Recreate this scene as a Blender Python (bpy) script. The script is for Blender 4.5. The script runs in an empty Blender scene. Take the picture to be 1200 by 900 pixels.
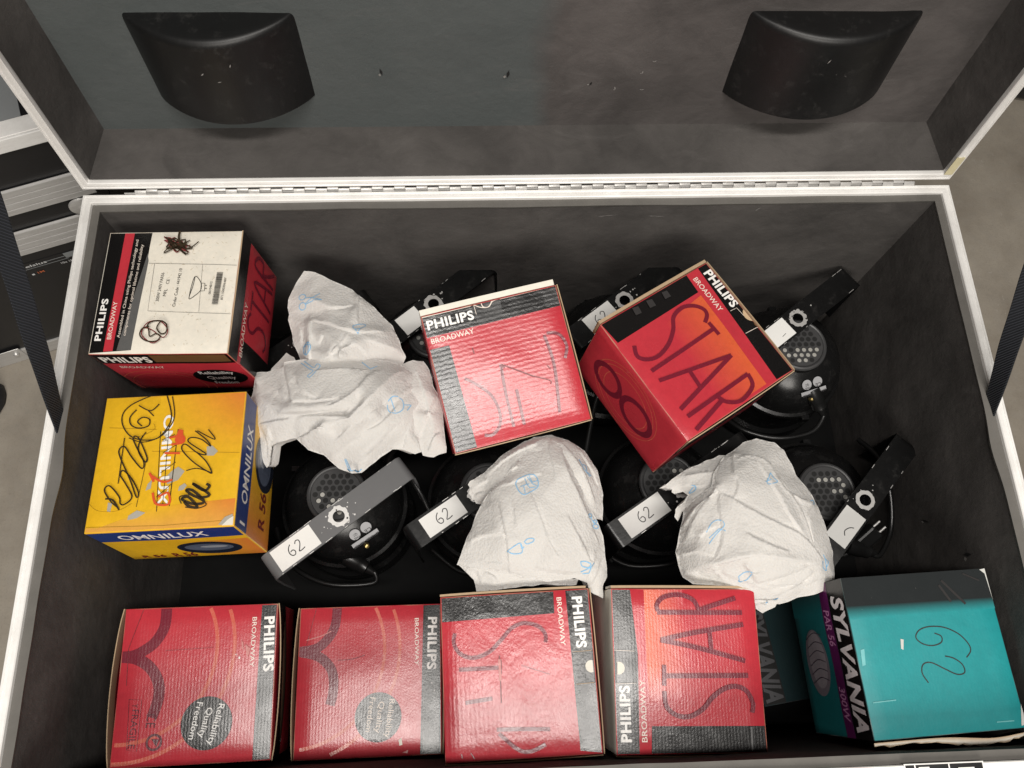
import bpy, bmesh, math, random
from mathutils import Vector, Matrix, noise, Euler
from mathutils.geometry import delaunay_2d_cdt
from mathutils.bvhtree import BVHTree

S = bpy.context.scene
COL = S.collection
PI = math.pi
R = math.radians

# ------------------------------------------------------------------ camera, world, lights
cam_d = bpy.data.cameras.new('camera')
cam = bpy.data.objects.new('camera', cam_d)
COL.objects.link(cam)
cam.location = (-0.0700, -0.6287, 0.9572)
cam.rotation_euler = (0.345933, -0.031079, -0.034284)
cam_d.sensor_width = 36.0
cam_d.lens = 28.33
cam_d.clip_start = 0.02
cam_d.clip_end = 60
S.camera = cam

world = bpy.data.worlds.new('World')
S.world = world
world.use_nodes = True
world.node_tree.nodes['Background'].inputs[0].default_value = (1.0, 0.97, 0.93, 1)
world.node_tree.nodes['Background'].inputs[1].default_value = 0.03


def area(name, loc, rot, sx, sy, power, col):
    l = bpy.data.lights.new(name, 'AREA')
    l.shape = 'RECTANGLE'
    l.size, l.size_y, l.energy, l.color = sx, sy, power, col
    o = bpy.data.objects.new(name, l)
    COL.objects.link(o)
    o.location, o.rotation_euler = loc, rot
    return o


# fluorescent ceiling fitting just behind the photographer, and an added fill for the back wall
area('ceiling_strip_light', (0.16, -0.86, 2.45), (0, 0, 0), 1.75, 0.22, 60, (1.0, 0.955, 0.90))
area('front_fill_light', (0.1, -2.8, 1.9), (R(48), 0, 0), 1.7, 1.3, 78, (1.0, 0.95, 0.88))

S.view_settings.view_transform = 'Standard'
S.view_settings.look = 'None'
S.view_settings.exposure = 0.0
S.view_settings.gamma = 1.0
S.render.engine = 'CYCLES'
S.cycles.use_denoising = True
S.cycles.max_bounces = 8
S.cycles.sample_clamp_indirect = 6.0


# ------------------------------------------------------------------ materials
class NT:
    def __init__(s, name):
        s.m = bpy.data.materials.new(name)
        s.m.use_nodes = True
        s.t = s.m.node_tree
        s.b = s.t.nodes['Principled BSDF']
        s.co = s.t.nodes.new('ShaderNodeTexCoord').outputs['Object']

    def n(s, typ, **kw):
        nd = s.t.nodes.new('ShaderNode' + typ)
        for k, v in kw.items():
            if k.startswith('i_'):
                key = k[2:].replace('_', ' ')
                nd.inputs[key].default_value = v
            else:
                setattr(nd, k, v)
        return nd

    def l(s, a, b):
        s.t.links.new(a, b)

    def scaled(s, v):
        m = s.n('Mapping')
        m.inputs['Scale'].default_value = v
        s.l(s.co, m.inputs['Vector'])
        return m.outputs[0]

    def noise(s, scale, detail=4, rough=.6, vec=None, dist=0):
        nd = s.n('TexNoise', i_Scale=scale, i_Detail=detail, i_Roughness=rough, i_Distortion=dist)
        s.l(vec or s.co, nd.inputs['Vector'])
        return nd.outputs['Fac']

    def ramp(s, src, p0, p1, c0=(0, 0, 0, 1), c1=(1, 1, 1, 1)):
        nd = s.n('ValToRGB')
        e = nd.color_ramp.elements
        e[0].position, e[0].color, e[1].position, e[1].color = p0, c0, p1, c1
        s.l(src, nd.inputs[0])
        return nd.outputs[0]

    def mix(s, fac, a, b, blend='MIX'):
        nd = s.n('Mix', data_type='RGBA', blend_type=blend)
        for sock, v in ((nd.inputs[0], fac), (nd.inputs[6], a), (nd.inputs[7], b)):
            if hasattr(v, 'is_output'):
                s.l(v, sock)
            else:
                sock.default_value = v
        return nd.outputs[2]

    def math(s, op, a, b=0.0, c=0.0):
        nd = s.n('Math', operation=op)
        for sock, v in zip(nd.inputs, (a, b, c)):
            if hasattr(v, 'is_output'):
                s.l(v, sock)
            else:
                sock.default_value = v
        return nd.outputs[0]

    def bump(s, h, strength, dist):
        nd = s.n('Bump', i_Strength=strength, i_Distance=dist)
        s.l(h, nd.inputs['Height'])
        s.l(nd.outputs[0], s.b.inputs['Normal'])

    def set(s, **kw):
        for k, v in kw.items():
            sock = s.b.inputs[k.replace('_', ' ')]
            if hasattr(v, 'is_output'):
                s.l(v, sock)
            else:
                sock.default_value = v
        return s.m


def c4(r, g, b):
    return (r, g, b, 1)


def plain(name, col, rough, metal=0.0, var=0.15, scale=60, bump=0.0, spec=.5):
    t = NT(name)
    f = t.noise(scale)
    lo = c4(*[x * (1 - var) for x in col])
    hi = c4(*[min(1, x * (1 + var)) for x in col])
    cc = t.mix(f, lo, hi)
    if bump:
        t.bump(t.noise(scale * 4), bump, .001)
    rr = t.math('MULTIPLY_ADD', t.noise(scale * .6), .12, rough - .06)
    return t.set(Base_Color=cc, Roughness=rr, Metallic=metal, Specular_IOR_Level=spec)


def foam_mat(name, col, two_tone=False):
    t = NT(name)
    big = t.noise(5, 4, .6, dist=.6)
    fine = t.noise(900, 2, .6)
    col_a = c4(*[x * .74 for x in col])
    col_b = c4(*[x * 1.3 for x in col])
    base = t.mix(t.ramp(big, .36, .66), col_a, col_b)
    cloud = t.noise(13, 6, .7, vec=t.scaled((1, 1.6, 1.3)), dist=1.2)
    base = t.mix(t.math('MULTIPLY', t.ramp(cloud, .45, .68), .55), base, t.mix(1.0, base, c4(.66, .66, .66), 'MULTIPLY'))
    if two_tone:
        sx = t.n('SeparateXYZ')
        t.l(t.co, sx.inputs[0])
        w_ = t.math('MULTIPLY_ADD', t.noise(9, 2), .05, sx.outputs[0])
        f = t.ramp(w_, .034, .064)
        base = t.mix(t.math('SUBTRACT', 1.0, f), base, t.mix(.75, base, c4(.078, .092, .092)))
    # long faint rub marks
    rub = t.noise(6, 5, .7, vec=t.scaled((1.2, 5, 3)), dist=1.5)
    base = t.mix(t.math('MULTIPLY', t.ramp(rub, .58, .8), .30), base, c4(.15, .14, .135))
    sc = t.noise(22, 6, .75, vec=t.scaled((2.2, .6, 1)), dist=2.5)
    base = t.mix(t.math('MULTIPLY', t.ramp(sc, .70, .80), .35), base, c4(.22, .21, .20))
    base = t.mix(t.math('MULTIPLY', fine, .2), base, c4(.02, .02, .02))
    h = t.math('ADD', t.math('MULTIPLY', fine, .25), t.math('MULTIPLY', t.noise(28, 4, .6), 1.6))
    t.bump(h, .35, .004)
    return t.set(Base_Color=base, Roughness=.86, Specular_IOR_Level=.25)


def paint_mat(name, rough=.28, chips=.73, base=.010):
    t = NT(name)
    c = t.noise(240, 5, .75)
    col = t.mix(t.ramp(c, chips, chips + .05), c4(base, base, base * 1.02), c4(.34, .33, .31))
    d = t.noise(45, 6, .8)
    col = t.mix(t.math('MULTIPLY', t.ramp(d, .55, .8), .12), col, c4(.2, .19, .18))
    t.bump(t.noise(160, 3), .08, .001)
    rr = t.math('MULTIPLY_ADD', d, .25, rough - .1)
    return t.set(Base_Color=col, Roughness=rr, Specular_IOR_Level=.42)


def print_mat(name, wave_axis, ribs=.35, scale=46.0, dents=1.0):
    """glossy printed corrugated board; the print colour (and its roughness in alpha) is an attribute"""
    t = NT(name)
    a = t.n('Attribute', attribute_name='print')
    col = a.outputs['Color']
    mott = t.noise(130, 5, .7)
    col = t.mix(t.math('MULTIPLY', t.ramp(mott, .35, .75), .30), col, t.mix(1.0, col, c4(1.45, 1.35, 1.3), 'MULTIPLY'))
    big = t.noise(24, 4, .6)
    col = t.mix(t.math('MULTIPLY', t.ramp(big, .4, .7), .25), col, t.mix(1.0, col, c4(.72, .7, .7), 'MULTIPLY'))
    scr = t.noise(38, 6, .8, vec=t.scaled((1.5, .5, 1)), dist=3)
    col = t.mix(t.math('MULTIPLY', t.ramp(scr, .70, .76), .38), col, c4(.66, .6, .55))
    spk = t.noise(420, 3, .8)
    col = t.mix(t.math('MULTIPLY', t.ramp(spk, .735, .765), .4), col, c4(.7, .64, .58))
    wv = t.n('TexWave', wave_type='BANDS', bands_direction=wave_axis, i_Scale=scale, i_Distortion=2.6, i_Detail=4.0, i_Detail_Scale=3.0)
    t.l(t.co, wv.inputs['Vector'])
    h = t.math('ADD', t.math('MULTIPLY', wv.outputs['Fac'], ribs), t.math('MULTIPLY', t.noise(55, 6, .7), dents))
    h = t.math('ADD', h, t.math('MULTIPLY', t.noise(17, 5, .6, dist=1.0), 1.6 * dents))
    h = t.math('ADD', h, t.math('MULTIPLY', t.noise(400, 2, .6), .35))
    t.bump(h, .22, .0012)
    rr = t.math('ADD', a.outputs['Alpha'], t.math('MULTIPLY_ADD', t.noise(18, 4), .20, -.17))
    return t.set(Base_Color=col, Roughness=rr, Specular_IOR_Level=.52)


def towel_mat():
    t = NT('paper_towel_sheet')
    v = t.n('TexVoronoi', i_Scale=330.0)
    t.l(t.co, v.inputs['Vector'])
    big = t.noise(9, 3)
    col = t.mix(big, c4(.54, .522, .50), c4(.60, .584, .56))
    h = t.math('ADD', t.math('MULTIPLY', v.outputs['Distance'], .95), t.math('MULTIPLY', t.noise(45, 3, .5, dist=.8), .45))
    t.bump(h, .30, .0018)
    m = t.set(Base_Color=col, Roughness=.93, Specular_IOR_Level=.15)
    t.b.inputs['Subsurface Weight'].default_value = .30
    t.b.inputs['Subsurface Radius'].default_value = (.009, .008, .007)
    return m


def alu_mat(name, col=.82, rough=.38, metal=.65):
    t = NT(name)
    n1 = t.noise(20, 6, .75, vec=t.scaled((1, 1, 6)))
    n2 = t.noise(180, 4, .7)
    cc = t.mix(t.ramp(n1, .35, .75), c4(col, col * .985, col * .96), c4(col * .8, col * .78, col * .75))
    cc = t.mix(t.ramp(n2, .70, .76), cc, c4(.4, .38, .35))
    t.bump(t.noise(90, 3), .1, .001)
    return t.set(Base_Color=cc, Metallic=metal, Roughness=t.math('MULTIPLY_ADD', n1, .2, rough - .1))


def concrete_mat():
    t = NT('concrete_floor')
    a = t.noise(4, 8, .65)
    b = t.noise(45, 6, .7)
    col = t.mix(t.ramp(a, .35, .65), c4(.215, .186, .150), c4(.345, .308, .255))
    col = t.mix(t.math('MULTIPLY', t.ramp(b, .45, .7), .35), col, c4(.27, .25, .22))
    s = t.noise(26, 6, .8, dist=3)
    col = t.mix(t.math('MULTIPLY', t.ramp(s, .62, .70), .5), col, c4(.42, .39, .35))
    g = t.noise(260, 4, .8)
    col = t.mix(t.math('MULTIPLY', t.ramp(g, .55, .7), .4), col, c4(.10, .09, .075))
    t.bump(t.noise(60, 6, .7), .25, .003)
    return t.set(Base_Color=col, Roughness=.6)


def web_mat():
    t = NT('black_webbing')
    wv = t.n('TexWave', wave_type='BANDS', bands_direction='Y', i_Scale=120.0, i_Distortion=.8)
    t.l(t.co, wv.inputs['Vector'])
    t.bump(wv.outputs['Fac'], .7, .002)
    col = t.mix(wv.outputs['Fac'], c4(.006, .007, .009), c4(.022, .024, .030))
    return t.set(Base_Color=col, Roughness=.75, Specular_IOR_Level=.3)


M = dict(
    foam=foam_mat('grey_foam_lining', (.074, .068, .064)),
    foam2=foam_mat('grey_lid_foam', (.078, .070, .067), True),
    foamdark=foam_mat('dark_foam_lining', (.034, .033, .0335)),
    lip=plain('foam_cut_edge', (.115, .108, .098), .8, var=.25, scale=30, bump=.2),
    alu=alu_mat('aluminium_edge', .90, .36, .08),
    alu2=alu_mat('ribbed_aluminium', .58, .34, .35),
    hinge=alu_mat('hinge_steel', .60, .40, .4),
    ply=plain('black_laminate', (.010, .010, .011), .32),
    laminate_grey=plain('grey_laminate', (.22, .23, .235), .5, var=.06, scale=12),
    floorshade=plain('shade_black_floor', (.008, .008, .008), .9, spec=.1),  # floor blackened to put the shade between the lamps into its colour
    abs=paint_mat('moulded_black_plastic', .42, .80, .005),
    paint=paint_mat('black_lamp_paint', .24, .77, .007),
    yokepaint=paint_mat('black_yoke_paint', .27, .735, .005),
    yokegrey=paint_mat('worn_yoke_grey_sheen', .42, .72, .12),  # grey base puts reflected light into the paint; the chips are wear
    grille=paint_mat('dark_grey_grille', .38, .78, .045),
    worn=alu_mat('bare_worn_metal', .78, .42, .7),
    hole=plain('dark_hole', (.004, .004, .004), .7),
    reflector=plain('reflector_seen_through_hole', (.55, .54, .5), .35, .5),
    brass=plain('brass_screw', (.5, .38, .16), .35, .9),
    rubber=plain('black_rubber', (.008, .008, .008), .33, var=.3),
    sticker=plain('white_sticker', (.74, .735, .71), .55, var=.04, scale=40),
    ink=plain('black_marker_ink', (.03, .028, .03), .5),
    silverlabel=plain('silver_label', (.34, .34, .35), .5, .1, var=.08),
    towel=towel_mat(),
    blueprint=plain('pale_blue_print', (.22, .44, .66), .9, var=.25, scale=300),
    tape=plain('yellowed_tape', (.62, .56, .36), .5),
    concrete=concrete_mat(),
    web=web_mat(),
    printx=print_mat('printed_board', 'X', .12, 78.0, .6),
    printy=print_mat('printed_board_ribbed', 'Y', .24, 50.0),
    printr=print_mat('printed_board_rough', 'X', .20, 60.0, 1.7),
    printp=print_mat('printed_board_smooth', 'X', .05, 78.0),
    shoe=plain('blue_canvas', (.02, .035, .10), .7, var=.3, scale=200, bump=.4),
    shoesole=plain('dark_sole', (.01, .01, .012), .6),
    labelred=plain('orange_label_print', (.5, .13, .05), .5),
    labelwhite=plain('white_label_print', (.6, .6, .6), .5),
    dust=plain('pale_scuff', (.20, .19, .18), .8, var=.3, scale=300),
)

# ------------------------------------------------------------------ mesh helper


class MB:
    def __init__(s):
        s.v, s.f, s.m, s.c = [], [], [], []

    def add(s, vs, fs, mi=0, cols=None):
        o = len(s.v)
        s.v += [tuple(v) for v in vs]
        s.c += list(cols) if cols else [(0, 0, 0, .5)] * len(vs)
        s.f += [tuple(i + o for i in f) for f in fs]
        s.m += [mi] * len(fs)

    def box(s, lo, hi, mi=0, mat=None):
        x0, y0, z0 = lo
        x1, y1, z1 = hi
        vs = [(x0, y0, z0), (x1, y0, z0), (x1, y1, z0), (x0, y1, z0), (x0, y0, z1), (x1, y0, z1), (x1, y1, z1), (x0, y1, z1)]
        if mat:
            vs = [mat @ Vector(v) for v in vs]
        s.add(vs, [(0, 3, 2, 1), (4, 5, 6, 7), (0, 1, 5, 4), (1, 2, 6, 5), (2, 3, 7, 6), (3, 0, 4, 7)], mi)

    def prism(s, prof, path, mi=0, closed=False, cap=True):
        """sweep a closed 2D profile [(a,b)] along frames path [(origin, axis_a, axis_b)]"""
        n = len(prof)
        vs = []
        for o, a, b in path:
            for p, q in prof:
                vs.append(Vector(o) + Vector(a) * p + Vector(b) * q)
        fs = []
        k = len(path)
        for i in range(k if closed else k - 1):
            j = (i + 1) % k
            for t in range(n):
                u = (t + 1) % n
                fs.append((i * n + t, i * n + u, j * n + u, j * n + t))
        if cap and not closed:
            fs.append(tuple(range(n - 1, -1, -1)))
            fs.append(tuple((k - 1) * n + t for t in range(n)))
        s.add(vs, fs, mi)

    def tube(s, pts, r, mi=0, seg=10, smooth=True):
        P = [Vector(p) for p in pts]
        if smooth and len(P) > 2:
            P = crom(P, 6)
        fr = []
        up = Vector((0, 0, 1))
        for i, p in enumerate(P):
            d = (P[min(i + 1, len(P) - 1)] - P[max(i - 1, 0)]).normalized()
            a = d.cross(up)
            if a.length < 1e-4:
                a = Vector((1, 0, 0))
            a.normalize()
            b = d.cross(a).normalized()
            fr.append((p, a, b))
        s.prism([(r * math.cos(2 * PI * k / seg), r * math.sin(2 * PI * k / seg)) for k in range(seg)], fr, mi)

    def lathe(s, prof, mi=0, seg=64, mat=None):
        vs = []
        for r, z in prof:
            for k in range(seg):
                v = Vector((r * math.cos(2 * PI * k / seg), r * math.sin(2 * PI * k / seg), z))
                vs.append(mat @ v if mat else v)
        fs = []
        for i in range(len(prof) - 1):
            for k in range(seg):
                l = (k + 1) % seg
                fs.append((i * seg + k, (i + 1) * seg + k, (i + 1) * seg + l, i * seg + l))
        s.add(vs, fs, mi)

    def disc(s, c, r, mi=0, seg=16, ux=(1, 0, 0), uy=(0, 1, 0)):
        c, ux, uy = Vector(c), Vector(ux), Vector(uy)
        s.add([c + ux * r * math.cos(2 * PI * k / seg) + uy * r * math.sin(2 * PI * k / seg) for k in range(seg)], [tuple(range(seg))], mi)

    def ribbon(s, pts, w, z, mi=0, smooth=True, fn=None):
        P = [Vector((p[0], p[1], 0)) for p in pts]
        if smooth and len(P) > 2:
            P = crom(P, 5)
        vs = []
        for i, p in enumerate(P):
            d = (P[min(i + 1, len(P) - 1)] - P[max(i - 1, 0)])
            d = d.normalized() if d.length > 1e-9 else Vector((1, 0, 0))
            nrm = Vector((-d.y, d.x, 0)) * (w / 2)
            for q in (p + nrm, p - nrm):
                vs.append(fn(q) if fn else (q.x, q.y, z))
        s.add(vs, [(2 * i + 1, 2 * i + 3, 2 * i + 2, 2 * i) for i in range(len(P) - 1)], mi)

    def build(s, name, mats, parent=None, smooth=False, color=False, bevel=0.0, loc=None):
        me = bpy.data.meshes.new(name)
        me.from_pydata(s.v, [], s.f)
        for m in mats if isinstance(mats, (list, tuple)) else [mats]:
            me.materials.append(m)
        me.polygons.foreach_set('material_index', s.m)
        if smooth:
            me.polygons.foreach_set('use_smooth', [True] * len(me.polygons))
            if smooth != 'all':
                me.set_sharp_from_angle(angle=R(smooth if smooth is not True else 35))
        if color:
            at = me.color_attributes.new('print', 'FLOAT_COLOR', 'POINT')
            at.data.foreach_set('color', [x for c in s.c for x in c])
        me.update()
        o = bpy.data.objects.new(name, me)
        COL.objects.link(o)
        if parent:
            o.parent = parent
        if loc:
            o.location = loc
        if bevel:
            b = o.modifiers.new('edge', 'BEVEL')
            b.width, b.segments, b.limit_method = bevel, 2, 'ANGLE'
        return o


def crom(P, k):
    out = []
    n = len(P)
    for i in range(n - 1):
        a, b, c, d = P[max(i - 1, 0)], P[i], P[i + 1], P[min(i + 2, n - 1)]
        for j in range(k):
            t = j / k
            out.append(.5 * ((2 * b) + (c - a) * t + (2 * a - 5 * b + 4 * c - d) * t * t + (3 * b - a - 3 * c + d) * t ** 3))
    out.append(P[-1])
    return out


def thing(name, label, cat, loc=(0, 0, 0), rot=(0, 0, 0), group=None):
    o = bpy.data.objects.new(name, None)
    COL.objects.link(o)
    o.empty_display_size = .05
    o.location, o.rotation_euler = loc, rot
    o['label'], o['category'] = label, cat
    if group:
        o['group'] = group
    return o


_txt = {}


def glyphs(t, bold=0.0, italic=0.0):
    key = (t, bold, italic)
    if key not in _txt:
        cu = bpy.data.curves.new('lettering', 'FONT')
        cu.body, cu.offset, cu.shear, cu.resolution_u = t, bold * .42, italic, 3
        if bold > .05:
            cu.space_character = 1.07
        o = bpy.data.objects.new('lettering', cu)
        COL.objects.link(o)
        dg = bpy.context.evaluated_depsgraph_get()
        me = o.evaluated_get(dg).to_mesh()
        _txt[key] = ([(v.co.x, v.co.y) for v in me.vertices], [tuple(p.vertices) for p in me.polygons])
        o.evaluated_get(dg).to_mesh_clear()
        bpy.data.objects.remove(o)
        bpy.data.curves.remove(cu)
    return _txt[key]


def text_mesh(t, a, b, cap, bold, italic):
    """glyph mesh placed from baseline start a to baseline end b in a y-down plane"""
    vs, fs = glyphs(t, bold, italic)
    hv = glyphs('H', bold)[0]
    ch = max(v[1] for v in hv)
    x0, x1 = min(v[0] for v in vs), max(v[0] for v in vs)
    d = Vector((b[0] - a[0], b[1] - a[1]))
    L = d.length
    d.normalize()
    u = Vector((d.y, -d.x))
    return [(a[0] + d.x * (x - x0) / (x1 - x0) * L + u.x * y / ch * cap, a[1] + d.y * (x - x0) / (x1 - x0) * L + u.y * y / ch * cap) for x, y in vs], fs


# ------------------------------------------------------------------ printed cartons
PAL = dict(
    black=(.006, .0055, .0055, .32), black2=(.003, .006, .007, .9), grey=(.10, .10, .098, .34), dgrey=(.03, .03, .031, .34), red=(.45, .032, .046, .32),
    dred=(.17, .010, .016, .4), dred2=(.155, .012, .026, .33), white=(.80, .79, .76, .4), white2=(.72, .70, .72, .42), cream=(.70, .665, .58, .55),
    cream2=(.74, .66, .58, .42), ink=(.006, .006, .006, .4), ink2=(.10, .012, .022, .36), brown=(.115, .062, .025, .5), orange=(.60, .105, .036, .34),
    orangeline=(.52, .095, .06, .34), yellow=(.70, .41, .016, .40), orange2=(.62, .19, .035, .42), orange3=(.66, .33, .06, .42), dyellow=(.26, .14, .01, .45),
    tear=(.36, .34, .29, .8), marker=(.035, .024, .012, .42), marker2=(.03, .036, .034, .42), dkred=(.16, .012, .018, .45), orred=(.62, .085, .025, .45),
    blue=(.012, .035, .17, .38), bulbdark=(.012, .016, .03, .35), bulbmid=(.09, .11, .16, .35), bulblight=(.30, .33, .38, .35), pinkscuff=(.50, .16, .15, .42),
    fox=(.50, .44, .33, .6), cardp=(.50, .36, .22, .75), card=(.40, .29, .18, .8), ghost=(.034, .032, .032, .36), ghost2=(.09, .09, .09, .36), teal=(.008, .245, .26, .62),
    inkmatt=(.006, .006, .006, .9), silver3b=(.05, .05, .055, .7), tealshade=(.001, .017, .020, .95), tealsideshade=(.005, .135, .145, .6), pale=(.55, .56, .53, .7), tealpale=(.14, .44, .45, .5), purple=(.10, .012, .085, .4), pinktext=(.50, .22, .42, .4), silver=(.20, .18, .21, .4),
    silver2=(.32, .30, .33, .4), silver3=(.06, .05, .07, .4))
NB = 9


def clip_poly(pts, W, H, e=.0016):
    return [(min(max(x, e), W - e), min(max(y, e), H - e)) for x, y in pts]


class Carton:
    def __init__(s, key, label, group, wave='printy', bulge=.0016, sides=None, edge='card', wear=.30, ring=None, name='lamp_carton'):
        x, y, z, rx, ry, rz, W, L, H = POSE[key]
        s.W, s.L, s.H, s.bulge, s.key = W, L, H, bulge, key
        s.root = thing(name, label, 'box', (x, y, z), (rx, ry, rz), group)
        s.mb = MB()
        s.nodes = {}
        s.wear = wear
        s.ring = ring
        s.rnd = random.Random(hash(key) % 999 if False else sum(map(ord, key)))
        s.seed = Vector((s.rnd.uniform(0, 50), s.rnd.uniform(0, 50), s.rnd.uniform(0, 50)))
        art = ART.get(key, {})
        s.edge = edge
        for face in ('top', 'front', 'right', 'left', 'back', 'bottom'):
            ops = art.get(face, [])
            base = (sides or {}).get(face, 'red')
            for o in ops:
                if o[0] == 'base':
                    base = o[1]
            s.sheet(face, base)
            lay = 1
            for o in ops:
                if o[0] != 'base':
                    s.op(face, o, lay)
                    lay += 0 if o[1] == 'fox' else 1
        s.obj = s.mb.build('carton_body', M[wave], s.root, smooth=50, color=True)

    def dims(s, face):
        return {'top': (s.W, s.L), 'bottom': (s.W, s.L), 'front': (s.W, s.H), 'back': (s.W, s.H), 'right': (s.L, s.H), 'left': (s.L, s.H)}[face]

    def pos(s, face, X, Y, d):
        W, L, H = s.W, s.L, s.H
        w, h = s.dims(face)
        r = .0016
        a, b = (X - r) / (w - 2 * r) * NB, (Y - r) / (h - 2 * r) * NB
        if -1e-6 <= a <= NB + 1e-6 and -1e-6 <= b <= NB + 1e-6:
            i, j = min(NB - 1, max(0, int(a))), min(NB - 1, max(0, int(b)))
            p, q = a - i, b - j
            g = s.node
            if q > p:
                d += g(face, i, j) + q * (g(face, i, j + 1) - g(face, i, j)) + p * (g(face, i + 1, j + 1) - g(face, i, j + 1))
            else:
                d += g(face, i, j) + p * (g(face, i + 1, j) - g(face, i, j)) + q * (g(face, i + 1, j + 1) - g(face, i + 1, j))
        if face == 'top':
            return (-W / 2 + X, L / 2 - Y, d)
        if face == 'bottom':
            return (-W / 2 + X, -L / 2 + Y, -H - d)
        if face == 'front':
            return (-W / 2 + X, -L / 2 - d, -Y)
        if face == 'back':
            return (W / 2 - X, L / 2 + d, -Y)
        if face == 'right':
            return (W / 2 + d, -L / 2 + X, -Y)
        return (-W / 2 - d, L / 2 - X, -Y)

    def node(s, face, i, j):
        key = (face, i, j)
        if key in s.nodes:
            return s.nodes[key]
        w, h = s.dims(face)
        u, v = i / NB, j / NB
        X, Y = u * w, v * h
        k = max(0, 4 * u * (1 - u)) * max(0, 4 * v * (1 - v))
        k = k ** .5 if k > 0 else 0
        q = s.seed + Vector((X * 14, Y * 14, {'top': 0, 'front': 3, 'right': 6, 'left': 9, 'back': 12, 'bottom': 15}[face]))
        s.nodes[key] = k * (s.bulge * .55 + .0016 * noise.noise(q))
        return s.nodes[key]

    def sheet(s, face, base):
        w, h = s.dims(face)
        r = .0016
        e = r * .29
        xs = [e, r] + [r + (w - 2 * r) * i / NB for i in range(1, NB)] + [w - r, w - e]
        ys = [e, r] + [r + (h - 2 * r) * i / NB for i in range(1, NB)] + [h - r, h - e]
        nx, ny = len(xs), len(ys)
        vs, cs = [], []
        ec, bc = PAL[s.edge], PAL[base]
        rc = PAL[s.ring] if s.ring else bc
        for j, y in enumerate(ys):
            for i, x in enumerate(xs):
                out = i in (0, nx - 1) or j in (0, ny - 1)
                wear = s.wear + 1.5 * noise.noise(s.seed + Vector((x * 55, y * 55, len(face))))
                wear = min(1, max(0, wear))
                vs.append(s.pos(face, x, y, -e if out else 0))
                cs.append(tuple(a + (b - a) * wear for a, b in zip(rc, ec)) if out else bc)
        fs = []
        for j in range(ny - 1):
            for i in range(nx - 1):
                a, b, c, d = j * nx + i, (j + 1) * nx + i, (j + 1) * nx + i + 1, j * nx + i + 1
                fs += [(a, b, c), (a, c, d)]
        s.mb.add(vs, fs, 0, cs)

    def op(s, face, o, lay):
        w, h = s.dims(face)
        kind = o[0]
        vs, fs, cols = [], [], None
        if kind in ('poly', 'grad'):
            vs = clip_poly(o[2], w, h, .0005 if s.key == 'T' else .0016)
            fs = [tuple(range(len(vs)))]
            cols = [PAL[c] for c in o[1]] if kind == 'grad' else [PAL[o[1]]] * len(vs)
        elif kind in ('stroke', 'line'):
            mb = MB()
            mb.ribbon(o[3], o[2], 0, smooth=kind == 'stroke')
            vs, fs = clip_poly([v[:2] for v in mb.v], w, h), mb.f
        elif kind == 'disc':
            vs = clip_poly([(o[2][0] + o[3] * math.cos(2 * PI * k / 40), o[2][1] + o[3] * math.sin(2 * PI * k / 40)) for k in range(40)], w, h)
            fs = [tuple(range(40))]
        elif kind == 'oval':
            vs = clip_poly([(o[2][0] + o[3] * math.cos(2 * PI * k / 40), o[2][1] + o[4] * math.sin(2 * PI * k / 40)) for k in range(40)], w, h)
            fs = [tuple(range(40))]
        elif kind == 'arc':
            (cx, cy), rr, wd = o[3], o[4], o[2]
            n = 120
            e = .0016
            prev = None
            for k in range(n + 1):
                a = R(o[5] + (o[6] - o[5]) * k / n)
                p = [(cx + q * math.cos(a), cy + q * math.sin(a)) for q in (rr - wd / 2, rr + wd / 2)]
                ok = all(e < x < w - e and e < y < h - e for x, y in p)
                if ok and prev:
                    b = len(vs)
                    vs += prev + p
                    fs.append((b, b + 1, b + 3, b + 2))
                prev = p if ok else None
        elif kind == 'text':
            vs, fs = text_mesh(o[1], o[2], o[3], o[4], o[6], o[7])
            vs = clip_poly(vs, w, h)
            cols = [PAL[o[5]]] * len(vs)
        if not fs:
            return
        if cols is None:
            cols = [PAL[o[1]]] * len(vs)
        # cut along the face grid so that the print follows the board's bulge
        bm = bmesh.new()
        lay_c = bm.verts.layers.float_color.new('c')
        bv = []
        for p, c in zip(vs, cols):
            v = bm.verts.new((p[0], p[1], 0))
            v[lay_c] = c
            bv.append(v)
        for f in fs:
            try:
                bm.faces.new([bv[i] for i in f])
            except ValueError:
                pass
        X0, X1 = min(p[0] for p in vs), max(p[0] for p in vs)
        Y0, Y1 = min(p[1] for p in vs), max(p[1] for p in vs)
        r = .0016
        for i in range(1, NB):
            gx, gy = r + (w - 2 * r) * i / NB, r + (h - 2 * r) * i / NB
            if X0 < gx < X1:
                bmesh.ops.bisect_plane(bm, geom=bm.verts[:] + bm.edges[:] + bm.faces[:], plane_co=(gx, 0, 0), plane_no=(1, 0, 0))
            if Y0 < gy < Y1:
                bmesh.ops.bisect_plane(bm, geom=bm.verts[:] + bm.edges[:] + bm.faces[:], plane_co=(0, gy, 0), plane_no=(0, 1, 0))
        cw, chh = (w - 2 * r) / NB, (h - 2 * r) / NB
        for k in range(-NB + 1, NB):
            c = [(p[0] - r) / cw - (p[1] - r) / chh - k for p in vs]
            if min(c) < -1e-4 and max(c) > 1e-4:
                bmesh.ops.bisect_plane(bm, geom=bm.verts[:] + bm.edges[:] + bm.faces[:], plane_co=(r + k * cw, r, 0), plane_no=Vector((1 / cw, -1 / chh, 0)).normalized())
        bmesh.ops.triangulate(bm, faces=[f for f in bm.faces if len(f.verts) > 4])
        bm.normal_update()
        bm.verts.index_update()
        out_v = [s.pos(face, v.co.x, v.co.y, .00007 * lay) for v in bm.verts]
        out_c = [tuple(v[lay_c]) for v in bm.verts]
        # y runs down on the sheet, so a face that points +z in it must be turned round
        out_f = []
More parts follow.
